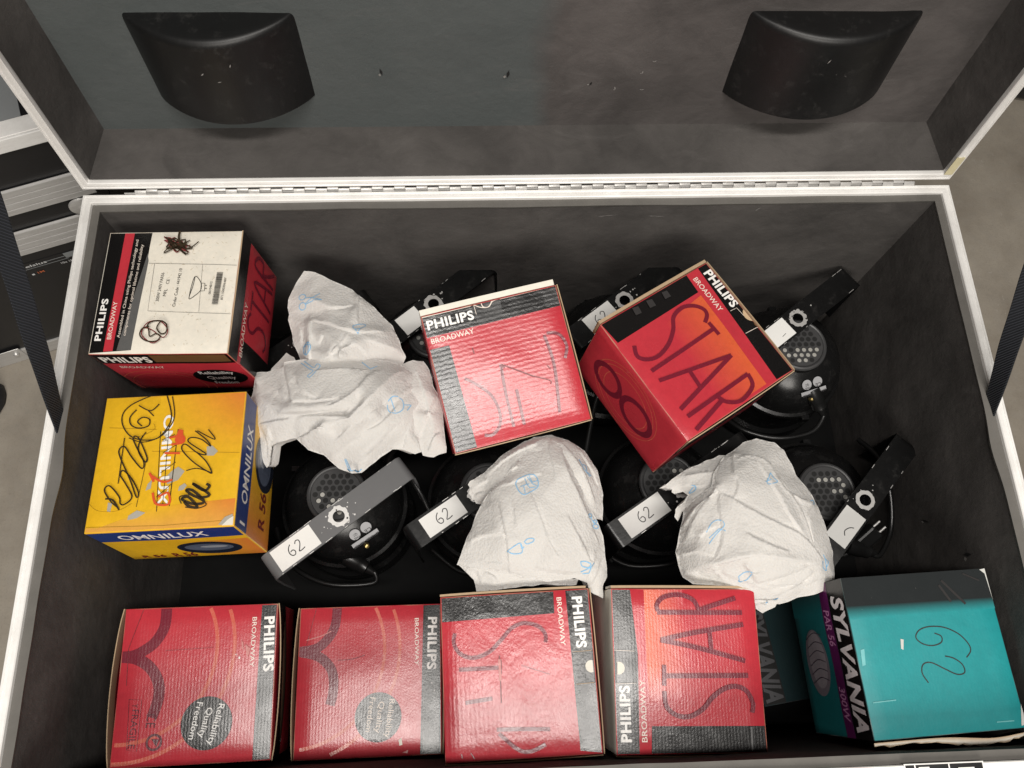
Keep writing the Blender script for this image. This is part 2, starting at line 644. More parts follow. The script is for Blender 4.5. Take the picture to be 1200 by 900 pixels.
        for f in bm.faces:
            ids = [v.index for v in f.verts]
            out_f.append(tuple(reversed(ids)) if f.normal.z > 0 else tuple(ids))
        s.mb.add(out_v, out_f, 0, out_c)
        bm.free()

    def flap(s, side, gap=.0006, rise=.0008, drop=.03, bow=.0, th=.0013, col='dred', edge='card', t0=0.0, t1=1.0, name='side_flap'):
        """free board edge that stands along one side of the top"""
        W, L = s.W, s.L
        n = 14
        mb = MB()
        vs, cs = [], []
        for i in range(n + 1):
            t = t0 + (t1 - t0) * i / n
            b = gap + bow * (4 * t * (1 - t)) ** .8
            wob = .0005 * noise.noise(s.seed + Vector((t * 9, ord(side), 0)))
            for off, z, c in ((b, -drop, col), (b, rise + wob, edge), (b + th, rise + wob - .0002, edge), (b + th, rise - .0016, col), (b * .5 + th, -drop, col)):
                if side in 'LR':
                    sg = 1 if side == 'R' else -1
                    p = (sg * (W / 2 + off), L / 2 - t * L, z)
                else:
                    sg = 1 if side == 'T' else -1
                    p = (-W / 2 + t * W, sg * (L / 2 + off), z)
                vs.append(p)
                cs.append(PAL[c])
        fs = []
        for i in range(n):
            for k in range(5):
                a, b_ = i * 5 + k, i * 5 + (k + 1) % 5
                fs.append((a, b_, b_ + 5, a + 5))
        fs += [tuple(range(5)), tuple(n * 5 + k for k in range(5))]
        mb.add(vs, fs, 0, cs)
        o = mb.build(name, M['printx'], s.root, color=True)
        bm = bmesh.new()
        bm.from_mesh(o.data)
        bmesh.ops.recalc_face_normals(bm, faces=bm.faces[:])
        bm.to_mesh(o.data)
        bm.free()
        return o


POSE = {
 'A': (-0.4785, -0.1392, -0.0144, 0.0337, -0.0755, -0.0447, 0.1830, 0.1760, 0.1450),
 'Y': (-0.4681, -0.3575, -0.0556, -0.0828, -0.0338, 0.0176, 0.1840, 0.1820, 0.1450),
 'M': (-0.0329, -0.2414, -0.0571, 0.2696, 0.0016, 0.2352, 0.1900, 0.1900, 0.1050),
 'S': (0.2207, -0.2303, -0.0245, 0.0310, 0.1174, 0.5651, 0.1900, 0.1900, 0.1450),
 'F1': (-0.4337, -0.6267, -0.1390, 0.0198, 0.0696, 0.0110, 0.1910, 0.1880, 0.1400),
 'F2': (-0.2233, -0.6299, -0.1832, -0.0050, 0.0202, 0.0031, 0.1900, 0.1890, 0.1400),
 'F3': (-0.0285, -0.6287, -0.0900, 0.0106, -0.0301, 0.0259, 0.1880, 0.1920, 0.1400),
 'F4': (0.1786, -0.6312, -0.0854, 0.0467, 0.0691, -0.0293, 0.1860, 0.1920, 0.1400),
 'T': (0.4719, -0.6208, -0.0570, -0.0060, 0.0349, 0.0385, 0.1900, 0.1870, 0.1630),
}
ART = {
 'A': {
  'top': [
   ('base', 'cream'),
   ('poly', 'black', [(-0.0, -0.0), (0.0594, -0.0039), (0.0556, 0.1706), (0.0, 0.176)]),
   ('poly', 'grey', [(0.0575, 0.0319), (0.0603, 0.0431), (0.0561, 0.1706), (0.0371, 0.1709)]),
   ('line', 'fox', 0.0005539206365311356, [(0.1122, 0.0959), (0.1143, 0.0948)]),
   ('line', 'fox', 0.0006964884362599764, [(0.123, 0.0341), (0.1199, 0.0338)]),
   ('line', 'fox', 0.0006269612667669203, [(0.1351, 0.0102), (0.1392, 0.0098)]),
   ('line', 'fox', 0.00032977555258442747, [(0.1264, 0.0296), (0.1293, 0.03)]),
   ('line', 'fox', 0.0005202655583283283, [(0.0674, 0.0426), (0.0701, 0.0431)]),
   ('line', 'fox', 0.0006312247659451841, [(0.1657, 0.0902), (0.1639, 0.0881)]),
   ('line', 'fox', 0.0007201077747464309, [(0.1066, 0.0495), (0.1109, 0.0496)]),
   ('line', 'fox', 0.0003351117497799629, [(0.1429, 0.0564), (0.1434, 0.0584)]),
   ('line', 'fox', 0.0007790211916599067, [(0.1528, 0.0706), (0.1539, 0.0688)]),
   ('line', 'fox', 0.0005349936380068332, [(0.1563, 0.0036), (0.1578, 0.0077)]),
   ('line', 'fox', 0.0006892554293383255, [(0.1826, 0.0707), (0.1855, 0.0721)]),
   ('line', 'fox', 0.0006790202584968794, [(0.075, 0.0164), (0.0735, 0.0202)]),
   ('line', 'fox', 0.000395342207645183, [(0.1527, 0.0336), (0.1502, 0.0326)]),
   ('line', 'fox', 0.0005103778086232105, [(0.1425, 0.0255), (0.1414, 0.0243)]),
   ('line', 'fox', 0.0004520725749354947, [(0.0714, 0.0473), (0.075, 0.0468)]),
   ('line', 'fox', 0.0006209178282952303, [(0.1658, 0.0395), (0.163, 0.0418)]),
   ('line', 'fox', 0.0003450585864809651, [(0.1523, 0.0589), (0.1521, 0.0601)]),
   ('line', 'fox', 0.0005266040523619244, [(0.1236, 0.0439), (0.1216, 0.0425)]),
   ('line', 'fox', 0.00039141385788934253, [(0.1813, 0.0847), (0.1777, 0.0829)]),
   ('line', 'fox', 0.0007750679261543227, [(0.0796, 0.1243), (0.0811, 0.1237)]),
   ('line', 'fox', 0.0003193482358468913, [(0.1728, 0.1039), (0.1717, 0.1045)]),
   ('line', 'fox', 0.0007118589233786764, [(0.1773, 0.0443), (0.1765, 0.0425)]),
   ('line', 'fox', 0.00033438806208372176, [(0.1267, 0.0524), (0.1286, 0.0556)]),
   ('line', 'fox', 0.0004401096962854275, [(0.0807, 0.0953), (0.0822, 0.093)]),
   ('line', 'fox', 0.0005228527599910797, [(0.1702, 0.0384), (0.1722, 0.0387)]),
   ('line', 'fox', 0.000628466023254786, [(0.0621, 0.0626), (0.065, 0.06)]),
   ('line', 'fox', 0.00030894709853378265, [(0.146, 0.1004), (0.1469, 0.1013)]),
   ('line', 'fox', 0.0006180922607885064, [(0.1784, 0.1195), (0.1795, 0.1192)]),
   ('line', 'fox', 0.0003376314500461919, [(0.1201, 0.1234), (0.1188, 0.1271)]),
   ('line', 'fox', 0.0006518453096208887, [(0.1291, 0.1245), (0.1316, 0.1226)]),
   ('line', 'fox', 0.0007504179696651895, [(0.1664, 0.1528), (0.1648, 0.1552)]),
   ('line', 'fox', 0.0005864037491922547, [(0.1678, 0.0736), (0.1684, 0.0699)]),
   ('line', 'fox', 0.0003401010144153551, [(0.1326, 0.0673), (0.1298, 0.0657)]),
   ('line', 'fox', 0.0004942181659275721, [(0.147, 0.1647), (0.1492, 0.1625)]),
   ('line', 'fox', 0.0003418911111306292, [(0.152, 0.0999), (0.1488, 0.1012)]),
   ('line', 'fox', 0.00041511082186324803, [(0.143, 0.0083), (0.1407, 0.0066)]),
   ('line', 'fox', 0.00042791511005319075, [(0.1453, 0.0863), (0.142, 0.0836)]),
   ('line', 'fox', 0.0005154476411778991, [(0.169, 0.0589), (0.168, 0.0573)]),
   ('line', 'fox', 0.0005915535938769705, [(0.1681, 0.1527), (0.1696, 0.1512)]),
   ('line', 'fox', 0.000724360152485119, [(0.083, 0.025), (0.0792, 0.0249)]),
   ('line', 'fox', 0.0005253247256254839, [(0.1559, 0.1581), (0.1559, 0.1596)]),
   ('line', 'fox', 0.0005469376834934475, [(0.079, 0.0381), (0.0765, 0.0397)]),
   ('line', 'fox', 0.00033733960847827545, [(0.0994, 0.1403), (0.1018, 0.1401)]),
   ('line', 'fox', 0.0003679405793740937, [(0.1234, 0.055), (0.1235, 0.0539)]),
   ('line', 'fox', 0.00037043726294058303, [(0.1003, 0.0063), (0.101, 0.0047)]),
   ('line', 'fox', 0.00039967071124850885, [(0.1455, 0.1358), (0.1485, 0.1351)]),
   ('line', 'fox', 0.0006570854776955209, [(0.1068, 0.0327), (0.1095, 0.033)]),
   ('line', 'fox', 0.0005602114733324051, [(0.0666, 0.0477), (0.0651, 0.0504)]),
   ('line', 'fox', 0.000753118492752026, [(0.1389, 0.1277), (0.1364, 0.1298)]),
   ('line', 'fox', 0.0005844070220465726, [(0.1138, 0.1065), (0.1156, 0.1054)]),
   ('line', 'fox', 0.0006256612829205909, [(0.1759, 0.1345), (0.1782, 0.1337)]),
   ('line', 'fox', 0.000658830977691278, [(0.0813, 0.1215), (0.0822, 0.1188)]),
   ('line', 'fox', 0.0005684783003358116, [(0.0867, 0.1497), (0.0907, 0.1493)]),
   ('line', 'fox', 0.00047425352150469734, [(0.1547, 0.0575), (0.1577, 0.0555)]),
   ('line', 'fox', 0.000699929933380724, [(0.1051, 0.0071), (0.1055, 0.0058)]),
   ('line', 'fox', 0.0003743377767496701, [(0.0673, 0.0582), (0.0675, 0.0567)]),
   ('line', 'fox', 0.0007728736984727485, [(0.1247, 0.1223), (0.1261, 0.1197)]),
   ('line', 'fox', 0.0005633317021979949, [(0.1262, 0.1577), (0.1277, 0.1586)]),
   ('line', 'fox', 0.0007218116995215864, [(0.0934, 0.1228), (0.0914, 0.1207)]),
   ('line', 'fox', 0.0007502625190073048, [(0.1219, 0.0554), (0.1195, 0.0579)]),
   ('line', 'fox', 0.0005864945400418625, [(0.0848, 0.142), (0.0874, 0.1415)]),
   ('line', 'fox', 0.000313877758899038, [(0.0763, 0.0914), (0.0733, 0.0913)]),
   ('line', 'fox', 0.0005814333443415572, [(0.1833, 0.09), (0.1806, 0.092)]),
   ('line', 'fox', 0.0005068870437174401, [(0.1205, 0.1171), (0.1231, 0.1182)]),
   ('line', 'fox', 0.0003634837945538789, [(0.1887, 0.1543), (0.1887, 0.1567)]),
   ('line', 'fox', 0.00045860732312729075, [(0.1152, 0.1368), (0.1171, 0.1354)]),
   ('line', 'fox', 0.0006896444215524208, [(0.077, 0.1048), (0.0782, 0.1041)]),
   ('line', 'fox', 0.0006654468751782056, [(0.0891, 0.062), (0.088, 0.061)]),
   ('line', 'fox', 0.0005651759418797923, [(0.0646, 0.0871), (0.0648, 0.0888)]),
   ('line', 'fox', 0.0003798642506382749, [(0.1059, 0.0657), (0.1037, 0.0671)]),
   ('line', 'fox', 0.0007256290850897926, [(0.0791, 0.107), (0.077, 0.1048)]),
   ('line', 'fox', 0.0007052541231646978, [(0.1406, 0.1435), (0.1413, 0.1468)]),
   ('line', 'fox', 0.0004090721554246341, [(0.1703, 0.057), (0.1691, 0.0608)]),
   ('line', 'fox', 0.0006632882538741246, [(0.1937, 0.1488), (0.195, 0.1501)]),
   ('line', 'fox', 0.0006949679125280641, [(0.0738, 0.0181), (0.0747, 0.0159)]),
   ('line', 'fox', 0.00040046703208200643, [(0.0623, 0.0693), (0.0617, 0.0683)]),
   ('line', 'fox', 0.0005528404617110697, [(0.1513, 0.1521), (0.1526, 0.1518)]),
   ('line', 'fox', 0.00033527606458244315, [(0.1537, 0.0873), (0.1529, 0.0858)]),
   ('line', 'fox', 0.0007201071454511108, [(0.1195, 0.0276), (0.1204, 0.0293)]),
   ('line', 'fox', 0.0007757474686241358, [(0.1933, 0.1549), (0.1943, 0.1556)]),
   ('line', 'fox', 0.0005576435631311319, [(0.1181, 0.1288), (0.1172, 0.131)]),
   ('line', 'fox', 0.0007221314348290524, [(0.11, 0.1025), (0.1133, 0.1028)]),
   ('line', 'fox', 0.00039756295235779973, [(0.0715, 0.0779), (0.071, 0.0755)]),
   ('line', 'fox', 0.0007008530819487063, [(0.0706, 0.0875), (0.0746, 0.088)]),
   ('line', 'fox', 0.0005998025722464466, [(0.1533, 0.1442), (0.1516, 0.1426)]),
   ('line', 'fox', 0.0007556495141844229, [(0.1285, 0.1629), (0.1289, 0.1612)]),
   ('line', 'fox', 0.0007482725349437844, [(0.1572, 0.1313), (0.1579, 0.1292)]),
   ('line', 'fox', 0.0005028727539138077, [(0.1742, 0.1184), (0.1742, 0.115)]),
   ('line', 'fox', 0.0003052973027827149, [(0.1399, 0.0152), (0.1387, 0.0174)]),
   ('line', 'fox', 0.0007723378418439046, [(0.1005, 0.1084), (0.099, 0.1072)]),
   ('line', 'fox', 0.0005665398384512736, [(0.1375, 0.06), (0.1356, 0.0575)]),
   ('line', 'fox', 0.000680869851989204, [(0.1132, 0.1654), (0.1108, 0.1629)]),
   ('line', 'fox', 0.0004283167468147221, [(0.1757, 0.0079), (0.1728, 0.0054)]),
   ('line', 'fox', 0.0003492245452797323, [(0.0932, 0.0106), (0.0943, 0.0128)]),
   ('line', 'fox', 0.0007835681413139206, [(0.092, 0.1506), (0.0894, 0.1498)]),
   ('line', 'fox', 0.00033809799458613837, [(0.1374, 0.1649), (0.1348, 0.1622)]),
   ('line', 'fox', 0.0003799657865833583, [(0.1366, 0.1281), (0.1405, 0.1293)]),
   ('line', 'fox', 0.00032927266221336387, [(0.1061, 0.0311), (0.1031, 0.0311)]),
   ('line', 'fox', 0.00048278766621056196, [(0.1782, 0.0744), (0.1752, 0.0738)]),
   ('line', 'fox', 0.0006583008898338251, [(0.0911, 0.1109), (0.0891, 0.1102)]),
   ('line', 'fox', 0.00037829371246995687, [(0.077, 0.0039), (0.0772, 0.0052)]),
   ('line', 'fox', 0.00032507910721654655, [(0.151, 0.0689), (0.1535, 0.0669)]),
   ('line', 'fox', 0.0005147578698364078, [(0.1934, 0.1576), (0.1969, 0.1593)]),
   ('line', 'fox', 0.0007686354764184669, [(0.1246, 0.1614), (0.1251, 0.164)]),
   ('line', 'fox', 0.0006018116455763804, [(0.1481, 0.0816), (0.1516, 0.0813)]),
   ('line', 'fox', 0.0005097659087330844, [(0.1402, 0.0794), (0.1403, 0.0824)]),
   ('line', 'fox', 0.000667142353686957, [(0.157, 0.0919), (0.1611, 0.092)]),
   ('line', 'fox', 0.0006124882126098932, [(0.0712, 0.0209), (0.0737, 0.0186)]),
   ('line', 'fox', 0.0005958375408873879, [(0.0924, 0.0481), (0.0909, 0.0453)]),
   ('line', 'fox', 0.0007898604290669344, [(0.1414, 0.1273), (0.1423, 0.1289)]),
   ('line', 'fox', 0.000435469724459644, [(0.1824, 0.1473), (0.1836, 0.1476)]),
   ('line', 'fox', 0.00033624641804318195, [(0.1098, 0.1061), (0.1123, 0.1078)]),
   ('line', 'fox', 0.000672413408508012, [(0.0993, 0.0825), (0.1001, 0.0846)]),
   ('line', 'fox', 0.0006118662343844374, [(0.1565, 0.0162), (0.1595, 0.0189)]),
   ('line', 'fox', 0.0007049384860347401, [(0.1494, 0.0395), (0.1478, 0.0404)]),
   ('line', 'fox', 0.0005743067359886508, [(0.1027, 0.1109), (0.1047, 0.1108)]),
   ('line', 'fox', 0.00034850847073650444, [(0.1601, 0.1536), (0.1583, 0.1545)]),
   ('line', 'fox', 0.0005424284287367041, [(0.1618, 0.0171), (0.1645, 0.0186)]),
   ('line', 'fox', 0.00040663018342362324, [(0.1394, 0.0536), (0.1394, 0.0523)]),
   ('line', 'fox', 0.0006469904189107914, [(0.1315, 0.0169), (0.1307, 0.0202)]),
   ('line', 'fox', 0.0004831972260261963, [(0.0783, 0.026), (0.0765, 0.0287)]),
   ('line', 'fox', 0.0004523822712088967, [(0.1862, 0.1527), (0.1832, 0.154)]),
   ('line', 'fox', 0.0004241526085298028, [(0.0895, 0.0693), (0.093, 0.0678)]),
   ('line', 'fox', 0.0004937899395679321, [(0.095, 0.0638), (0.0937, 0.0656)]),
   ('line', 'fox', 0.0007181881792513328, [(0.0761, 0.096), (0.0766, 0.0933)]),
   ('line', 'fox', 0.0004407274708593341, [(0.1193, 0.0327), (0.1191, 0.0286)]),
   ('line', 'fox', 0.0005734080452675918, [(0.1852, 0.1117), (0.1855, 0.1105)]),
   ('line', 'fox', 0.0007495359298356145, [(0.1495, 0.0177), (0.1527, 0.0195)]),
   ('line', 'fox', 0.0005607770947298714, [(0.1331, 0.0446), (0.1342, 0.0481)]),
   ('line', 'fox', 0.0006361936812725496, [(0.1525, 0.0696), (0.1507, 0.0732)]),
   ('line', 'fox', 0.0007574884215229775, [(0.1175, 0.0923), (0.1165, 0.0891)]),
   ('poly', 'red', [(0.022, -0.0014), (0.0351, -0.0025), (0.032, 0.1717), (0.0198, 0.1723)]),
   ('text', 'PHILIPS', (0.0138, 0.1575), (0.0146, 0.098), 0.0085, 'white', 0.07, 0),
   ('text', 'BROADWAY', (0.0277, 0.1555), (0.0277, 0.1022), 0.0056, 'cream2', 0.01, 0),
   ('text', 'Assembled in China using Philips technology and', (0.0389, 0.1536), (0.0421, 0.0119), 0.0038, 'cream2', 0, 0),
   ('text', 'components for optimal lifetime and reliability', (0.0463, 0.1508), (0.05, 0.0191), 0.0038, 'cream2', 0, 0),
   ('text', '300W 240V PAR56', (0.0832, 0.103), (0.0848, 0.0614), 0.0042, 'ink', 0, 0),
   ('text', 'MFL    CE', (0.0916, 0.0957), (0.0937, 0.0711), 0.0042, 'ink', 0, 0),
   ('text', 'Order Code : 441942 10', (0.1064, 0.1105), (0.1084, 0.0556), 0.0042, 'ink', 0, 0),
   ('text', '00104012', (0.1514, 0.0935), (0.1518, 0.0754), 0.003, 'ink', 0, 0),
   ('text', '8711500306487', (0.1685, 0.1017), (0.1701, 0.0698), 0.003, 'ink', 0, 0),
   ('line', 'ink', 0.0004, [(0.0612, 0.0472), (0.182, 0.0517)]),
   ('line', 'ink', 0.0004, [(0.0694, 0.0482), (0.0709, 0.1166), (0.1858, 0.1215)]),
   ('line', 'ink', 0.0003, [(0.1355, 0.0507), (0.1388, 0.1182)]),
   ('stroke', 'ink', 0.0008, [(0.1233, 0.0997), (0.124, 0.0851), (0.1276, 0.0677), (0.136, 0.0759), (0.1379, 0.0866), (0.1318, 0.0945), (0.1233, 0.0997), (0.1263, 0.0824), (0.1277, 0.0685)]),
   ('line', 'ink', 0.0007, [(0.1368, 0.0778), (0.1421, 0.0779), (0.1429, 0.0886), (0.1377, 0.089)]),
   ('line', 'ink', 0.0007, [(0.1425, 0.0814), (0.1452, 0.0814)]),
   ('line', 'ink', 0.0007, [(0.143, 0.0854), (0.1457, 0.0854)]),
   ('poly', 'ink', [(0.1565, 0.0623), (0.1647, 0.0624), (0.1647, 0.0627), (0.1565, 0.0626)]),
   ('poly', 'ink', [(0.1565, 0.063), (0.1647, 0.0632), (0.1647, 0.0635), (0.1565, 0.0633)]),
   ('poly', 'ink', [(0.1565, 0.064), (0.1647, 0.0642), (0.1647, 0.0646), (0.1565, 0.0645)]),
   ('poly', 'ink', [(0.1565, 0.065), (0.1647, 0.0651), (0.1647, 0.0654), (0.1565, 0.0653)]),
   ('poly', 'ink', [(0.1565, 0.0655), (0.1647, 0.0657), (0.1647, 0.066), (0.1565, 0.0658)]),
   ('poly', 'ink', [(0.1565, 0.0661), (0.1647, 0.0663), (0.1647, 0.0668), (0.1565, 0.0666)]),
   ('poly', 'ink', [(0.1565, 0.0673), (0.1647, 0.0674), (0.1647, 0.0679), (0.1565, 0.0678)]),
   ('poly', 'ink', [(0.1565, 0.068), (0.1647, 0.0682), (0.1647, 0.0685), (0.1565, 0.0683)]),
   ('poly', 'ink', [(0.1565, 0.069), (0.1647, 0.0692), (0.1647, 0.0699), (0.1565, 0.0698)]),
   ('poly', 'ink', [(0.1565, 0.0702), (0.1647, 0.0704), (0.1647, 0.0709), (0.1565, 0.0707)]),
   ('poly', 'ink', [(0.1565, 0.071), (0.1647, 0.0712), (0.1647, 0.0714), (0.1565, 0.0713)]),
   ('poly', 'ink', [(0.1565, 0.0718), (0.1647, 0.0719), (0.1647, 0.0722), (0.1565, 0.0721)]),
   ('poly', 'ink', [(0.1565, 0.0723), (0.1647, 0.0725), (0.1647, 0.0733), (0.1565, 0.0731)]),
   ('poly', 'ink', [(0.1565, 0.0736), (0.1647, 0.0737), (0.1647, 0.0742), (0.1565, 0.0741)]),
   ('poly', 'ink', [(0.1565, 0.0744), (0.1647, 0.0745), (0.1647, 0.0748), (0.1565, 0.0746)]),
   ('poly', 'ink', [(0.1565, 0.0751), (0.1647, 0.0753), (0.1647, 0.0757), (0.1565, 0.0756)]),
   ('poly', 'ink', [(0.1565, 0.0763), (0.1647, 0.0764), (0.1647, 0.0772), (0.1565, 0.077)]),
   ('poly', 'ink', [(0.1565, 0.0775), (0.1647, 0.0776), (0.1647, 0.0779), (0.1565, 0.0778)]),
   ('poly', 'ink', [(0.1565, 0.0785), (0.1647, 0.0786), (0.1647, 0.0791), (0.1565, 0.0789)]),
   ('poly', 'ink', [(0.1565, 0.0796), (0.1647, 0.0797), (0.1647, 0.0802), (0.1565, 0.0801)]),
   ('poly', 'ink', [(0.1565, 0.0807), (0.1647, 0.0809), (0.1646, 0.0812), (0.1565, 0.081)]),
   ('poly', 'ink', [(0.1565, 0.0813), (0.1646, 0.0814), (0.1646, 0.0817), (0.1565, 0.0816)]),
   ('poly', 'ink', [(0.1565, 0.0821), (0.1646, 0.0822), (0.1646, 0.0827), (0.1565, 0.0825)]),
   ('poly', 'ink', [(0.1565, 0.0828), (0.1646, 0.083), (0.1646, 0.0837), (0.1565, 0.0836)]),
   ('poly', 'ink', [(0.1565, 0.0841), (0.1646, 0.0842), (0.1646, 0.0845), (0.1565, 0.0843)]),
   ('poly', 'ink', [(0.1565, 0.0848), (0.1646, 0.085), (0.1646, 0.0857), (0.1565, 0.0856)]),
   ('poly', 'ink', [(0.1565, 0.0862), (0.1646, 0.0864), (0.1646, 0.0868), (0.1565, 0.0867)]),
   ('poly', 'ink', [(0.1565, 0.0874), (0.1646, 0.0875), (0.1646, 0.0878), (0.1565, 0.0877)]),
   ('poly', 'ink', [(0.1565, 0.0881), (0.1646, 0.0883), (0.1646, 0.0887), (0.1565, 0.0886)]),
   ('poly', 'ink', [(0.1565, 0.0893), (0.1646, 0.0894), (0.1646, 0.0899), (0.1565, 0.0897)]),
   ('poly', 'ink', [(0.1565, 0.0902), (0.1646, 0.0903), (0.1646, 0.0908), (0.1565, 0.0907)]),
   ('poly', 'ink', [(0.1565, 0.091), (0.1646, 0.0911), (0.1646, 0.0914), (0.1565, 0.0912)]),
   ('poly', 'ink', [(0.1565, 0.0917), (0.1646, 0.0918), (0.1646, 0.0923), (0.1565, 0.0922)]),
   ('poly', 'ink', [(0.1565, 0.0925), (0.1646, 0.0926), (0.1646, 0.0929), (0.1565, 0.0928)]),
   ('poly', 'ink', [(0.1565, 0.093), (0.1646, 0.0932), (0.1646, 0.0936), (0.1565, 0.0935)]),
   ('poly', 'ink', [(0.1565, 0.0942), (0.1646, 0.0943), (0.1646, 0.0948), (0.1565, 0.0946)]),
   ('poly', 'ink', [(0.1565, 0.0953), (0.1646, 0.0954), (0.1646, 0.0962), (0.1565, 0.096)]),
   ('poly', 'ink', [(0.1565, 0.0967), (0.1646, 0.0968), (0.1646, 0.0973), (0.1565, 0.0972)]),
   ('poly', 'ink', [(0.1565, 0.0978), (0.1646, 0.098), (0.1646, 0.0984), (0.1565, 0.0983)]),
   ('poly', 'ink', [(0.1565, 0.0986), (0.1646, 0.0987), (0.1646, 0.0995), (0.1565, 0.0993)]),
   ('poly', 'ink', [(0.1565, 0.0996), (0.1646, 0.0997), (0.1646, 0.1), (0.1565, 0.0999)]),
   ('poly', 'ink', [(0.1565, 0.1004), (0.1646, 0.1005), (0.1646, 0.1008), (0.1565, 0.1006)]),
   ('poly', 'ink', [(0.1565, 0.1013), (0.1646, 0.1014), (0.1646, 0.1022), (0.1565, 0.1021)]),
   ('poly', 'ink', [(0.1565, 0.1025), (0.1646, 0.1026), (0.1646, 0.1031), (0.1565, 0.103)]),
   ('poly', 'ink', [(0.1565, 0.1033), (0.1646, 0.1034), (0.1646, 0.1039), (0.1565, 0.1037)]),
   ('poly', 'ink', [(0.1565, 0.1042), (0.1646, 0.1043), (0.1645, 0.1051), (0.1565, 0.105)]),
   ('poly', 'ink', [(0.1565, 0.1056), (0.1645, 0.1057), (0.1645, 0.1062), (0.1565, 0.1061)]),
   ('poly', 'ink', [(0.1565, 0.1067), (0.1645, 0.1068), (0.1645, 0.1076), (0.1565, 0.1075)]),
   ('poly', 'ink', [(0.1565, 0.1078), (0.1645, 0.1079), (0.1645, 0.1083), (0.1565, 0.1082)]),
   ('poly', 'ink', [(0.1565, 0.1085), (0.1645, 0.1086), (0.1645, 0.1089), (0.1565, 0.1088)]),
   ('poly', 'ink', [(0.1565, 0.1094), (0.1645, 0.1095), (0.1645, 0.1097), (0.1565, 0.1096)]),
   ('stroke', 'dkred', 0.0014, [(0.1168, 0.0235), (0.0904, 0.0272), (0.0932, 0.0115), (0.1119, 0.0322), (0.0799, 0.0154), (0.1048, 0.0239), (0.1024, 0.0281), (0.0788, 0.0099), (0.1162, 0.0341), (0.092, 0.0167), (0.0915, 0.0241), (0.1121, 0.0274), (0.0843, 0.0112), (0.0993, 0.0339), (0.1051, 0.0178), (0.0837, 0.0247)]),
   ('stroke', 'marker', 0.0016, [(0.1114, 0.0234), (0.0855, 0.0283), (0.0949, 0.0125), (0.1156, 0.0367), (0.0852, 0.0177), (0.1086, 0.0243), (0.1055, 0.0271), (0.0811, 0.0106), (0.113, 0.038), (0.0914, 0.0174), (0.0922, 0.0249), (0.1209, 0.0282), (0.0859, 0.0132), (0.1002, 0.0324), (0.1088, 0.0146), (0.0844, 0.0251), (0.1076, 0.0273), (0.0999, 0.0166), (0.082, 0.0346), (0.1155, 0.0161)]),
   ('stroke', 'marker', 0.003, [(0.1002, -0.0022), (0.0993, 0.0105), (0.1045, 0.0232), (0.1113, 0.0192)]),
   ('stroke', 'marker', 0.0016, [(0.1085, 0.0289), (0.119, 0.0264), (0.1276, 0.0182)]),
   ('stroke', 'dkred', 0.0013, [(0.0686, 0.1472), (0.0758, 0.1344), (0.0912, 0.1325), (0.1034, 0.145), (0.0984, 0.1552), (0.0826, 0.1448), (0.0717, 0.1421), (0.0707, 0.1524), (0.0853, 0.1627), (0.0949, 0.1577)]),
   ('stroke', 'marker', 0.0018, [(0.0779, 0.1396), (0.0693, 0.1433), (0.0681, 0.1523), (0.077, 0.1596), (0.0901, 0.1602), (0.0948, 0.1539), (0.0886, 0.15), (0.0813, 0.1537), (0.0788, 0.146), (0.0762, 0.137), (0.0833, 0.1324), (0.0938, 0.1325), (0.1008, 0.1377), (0.1017, 0.1475), (0.0951, 0.15), (0.0887, 0.1423), (0.0915, 0.1345), (0.095, 0.132)])],
  'right': [
   ('base', 'red'),
   ('poly', 'black', [(0.0, 0.0), (0.176, 0.0), (0.176, 0.029), (0.0, 0.029)]),
   ('poly', 'black', [(0.0, 0.0), (0.0352, 0.0), (0.0352, 0.145), (0.0, 0.145)]),
   ('poly', 'red', [(0.0, 0.029), (0.176, 0.029), (0.176, 0.0435), (0.0, 0.0435)]),
   ('text', 'PHILIPS', (0.0106, 0.0275), (0.081, 0.0275), 0.02, 'white', 0.07, 0),
   ('text', 'BROADWAY', (0.0106, 0.0464), (0.088, 0.0464), 0.01, 'cream2', 0, 0),
   ('poly', 'dgrey', [(0.088, 0.0014), (0.1267, 0.0014), (0.1267, 0.0174), (0.088, 0.0174)]),
   ('stroke', 'cream2', 0.001, [(0.0915, 0.0029), (0.0986, 0.013), (0.1091, 0.0145), (0.1197, 0.0102), (0.1232, 0.0029)]),
   ('stroke', 'dred2', 0.005, [(0.081, 0.0609), (0.0704, 0.0522), (0.0563, 0.058), (0.0563, 0.0725), (0.0704, 0.0899), (0.0704, 0.1131), (0.0563, 0.1247), (0.044, 0.116)]),
   ('stroke', 'dred2', 0.005, [(0.0845, 0.058), (0.1126, 0.058)]),
   ('stroke', 'dred2', 0.005, [(0.0986, 0.058), (0.095, 0.1276)]),
   ('stroke', 'dred2', 0.005, [(0.1091, 0.1305), (0.1267, 0.058), (0.1408, 0.1305)]),
   ('stroke', 'dred2', 0.005, [(0.1144, 0.1015), (0.139, 0.1015)]),
   ('stroke', 'dred2', 0.005, [(0.1478, 0.1305), (0.1496, 0.058), (0.1672, 0.0638), (0.1672, 0.0841), (0.1514, 0.0899), (0.1707, 0.1305)])],
  'front': [
   ('base', 'red'),
   ('poly', 'black', [(0.0, 0.0), (0.183, 0.0), (0.183, 0.0348), (0.0, 0.0348)]),
   ('poly', 'brown', [(0.0769, 0.0043), (0.1775, 0.0043), (0.1775, 0.029), (0.0769, 0.029)]),
   ('text', 'PHILIPS', (0.0073, 0.029), (0.0732, 0.029), 0.019, 'white', 0.07, 0),
   ('text', 'BROADWAY', (0.0183, 0.0522), (0.0787, 0.0522), 0.008, 'cream2', 0, 0),
   ('arc', 'orangeline', 0.0012, (0.0549, 0.1232), 0.05, 0, 360),
   ('arc', 'orangeline', 0.0012, (0.0549, 0.1232), 0.062, 0, 360),
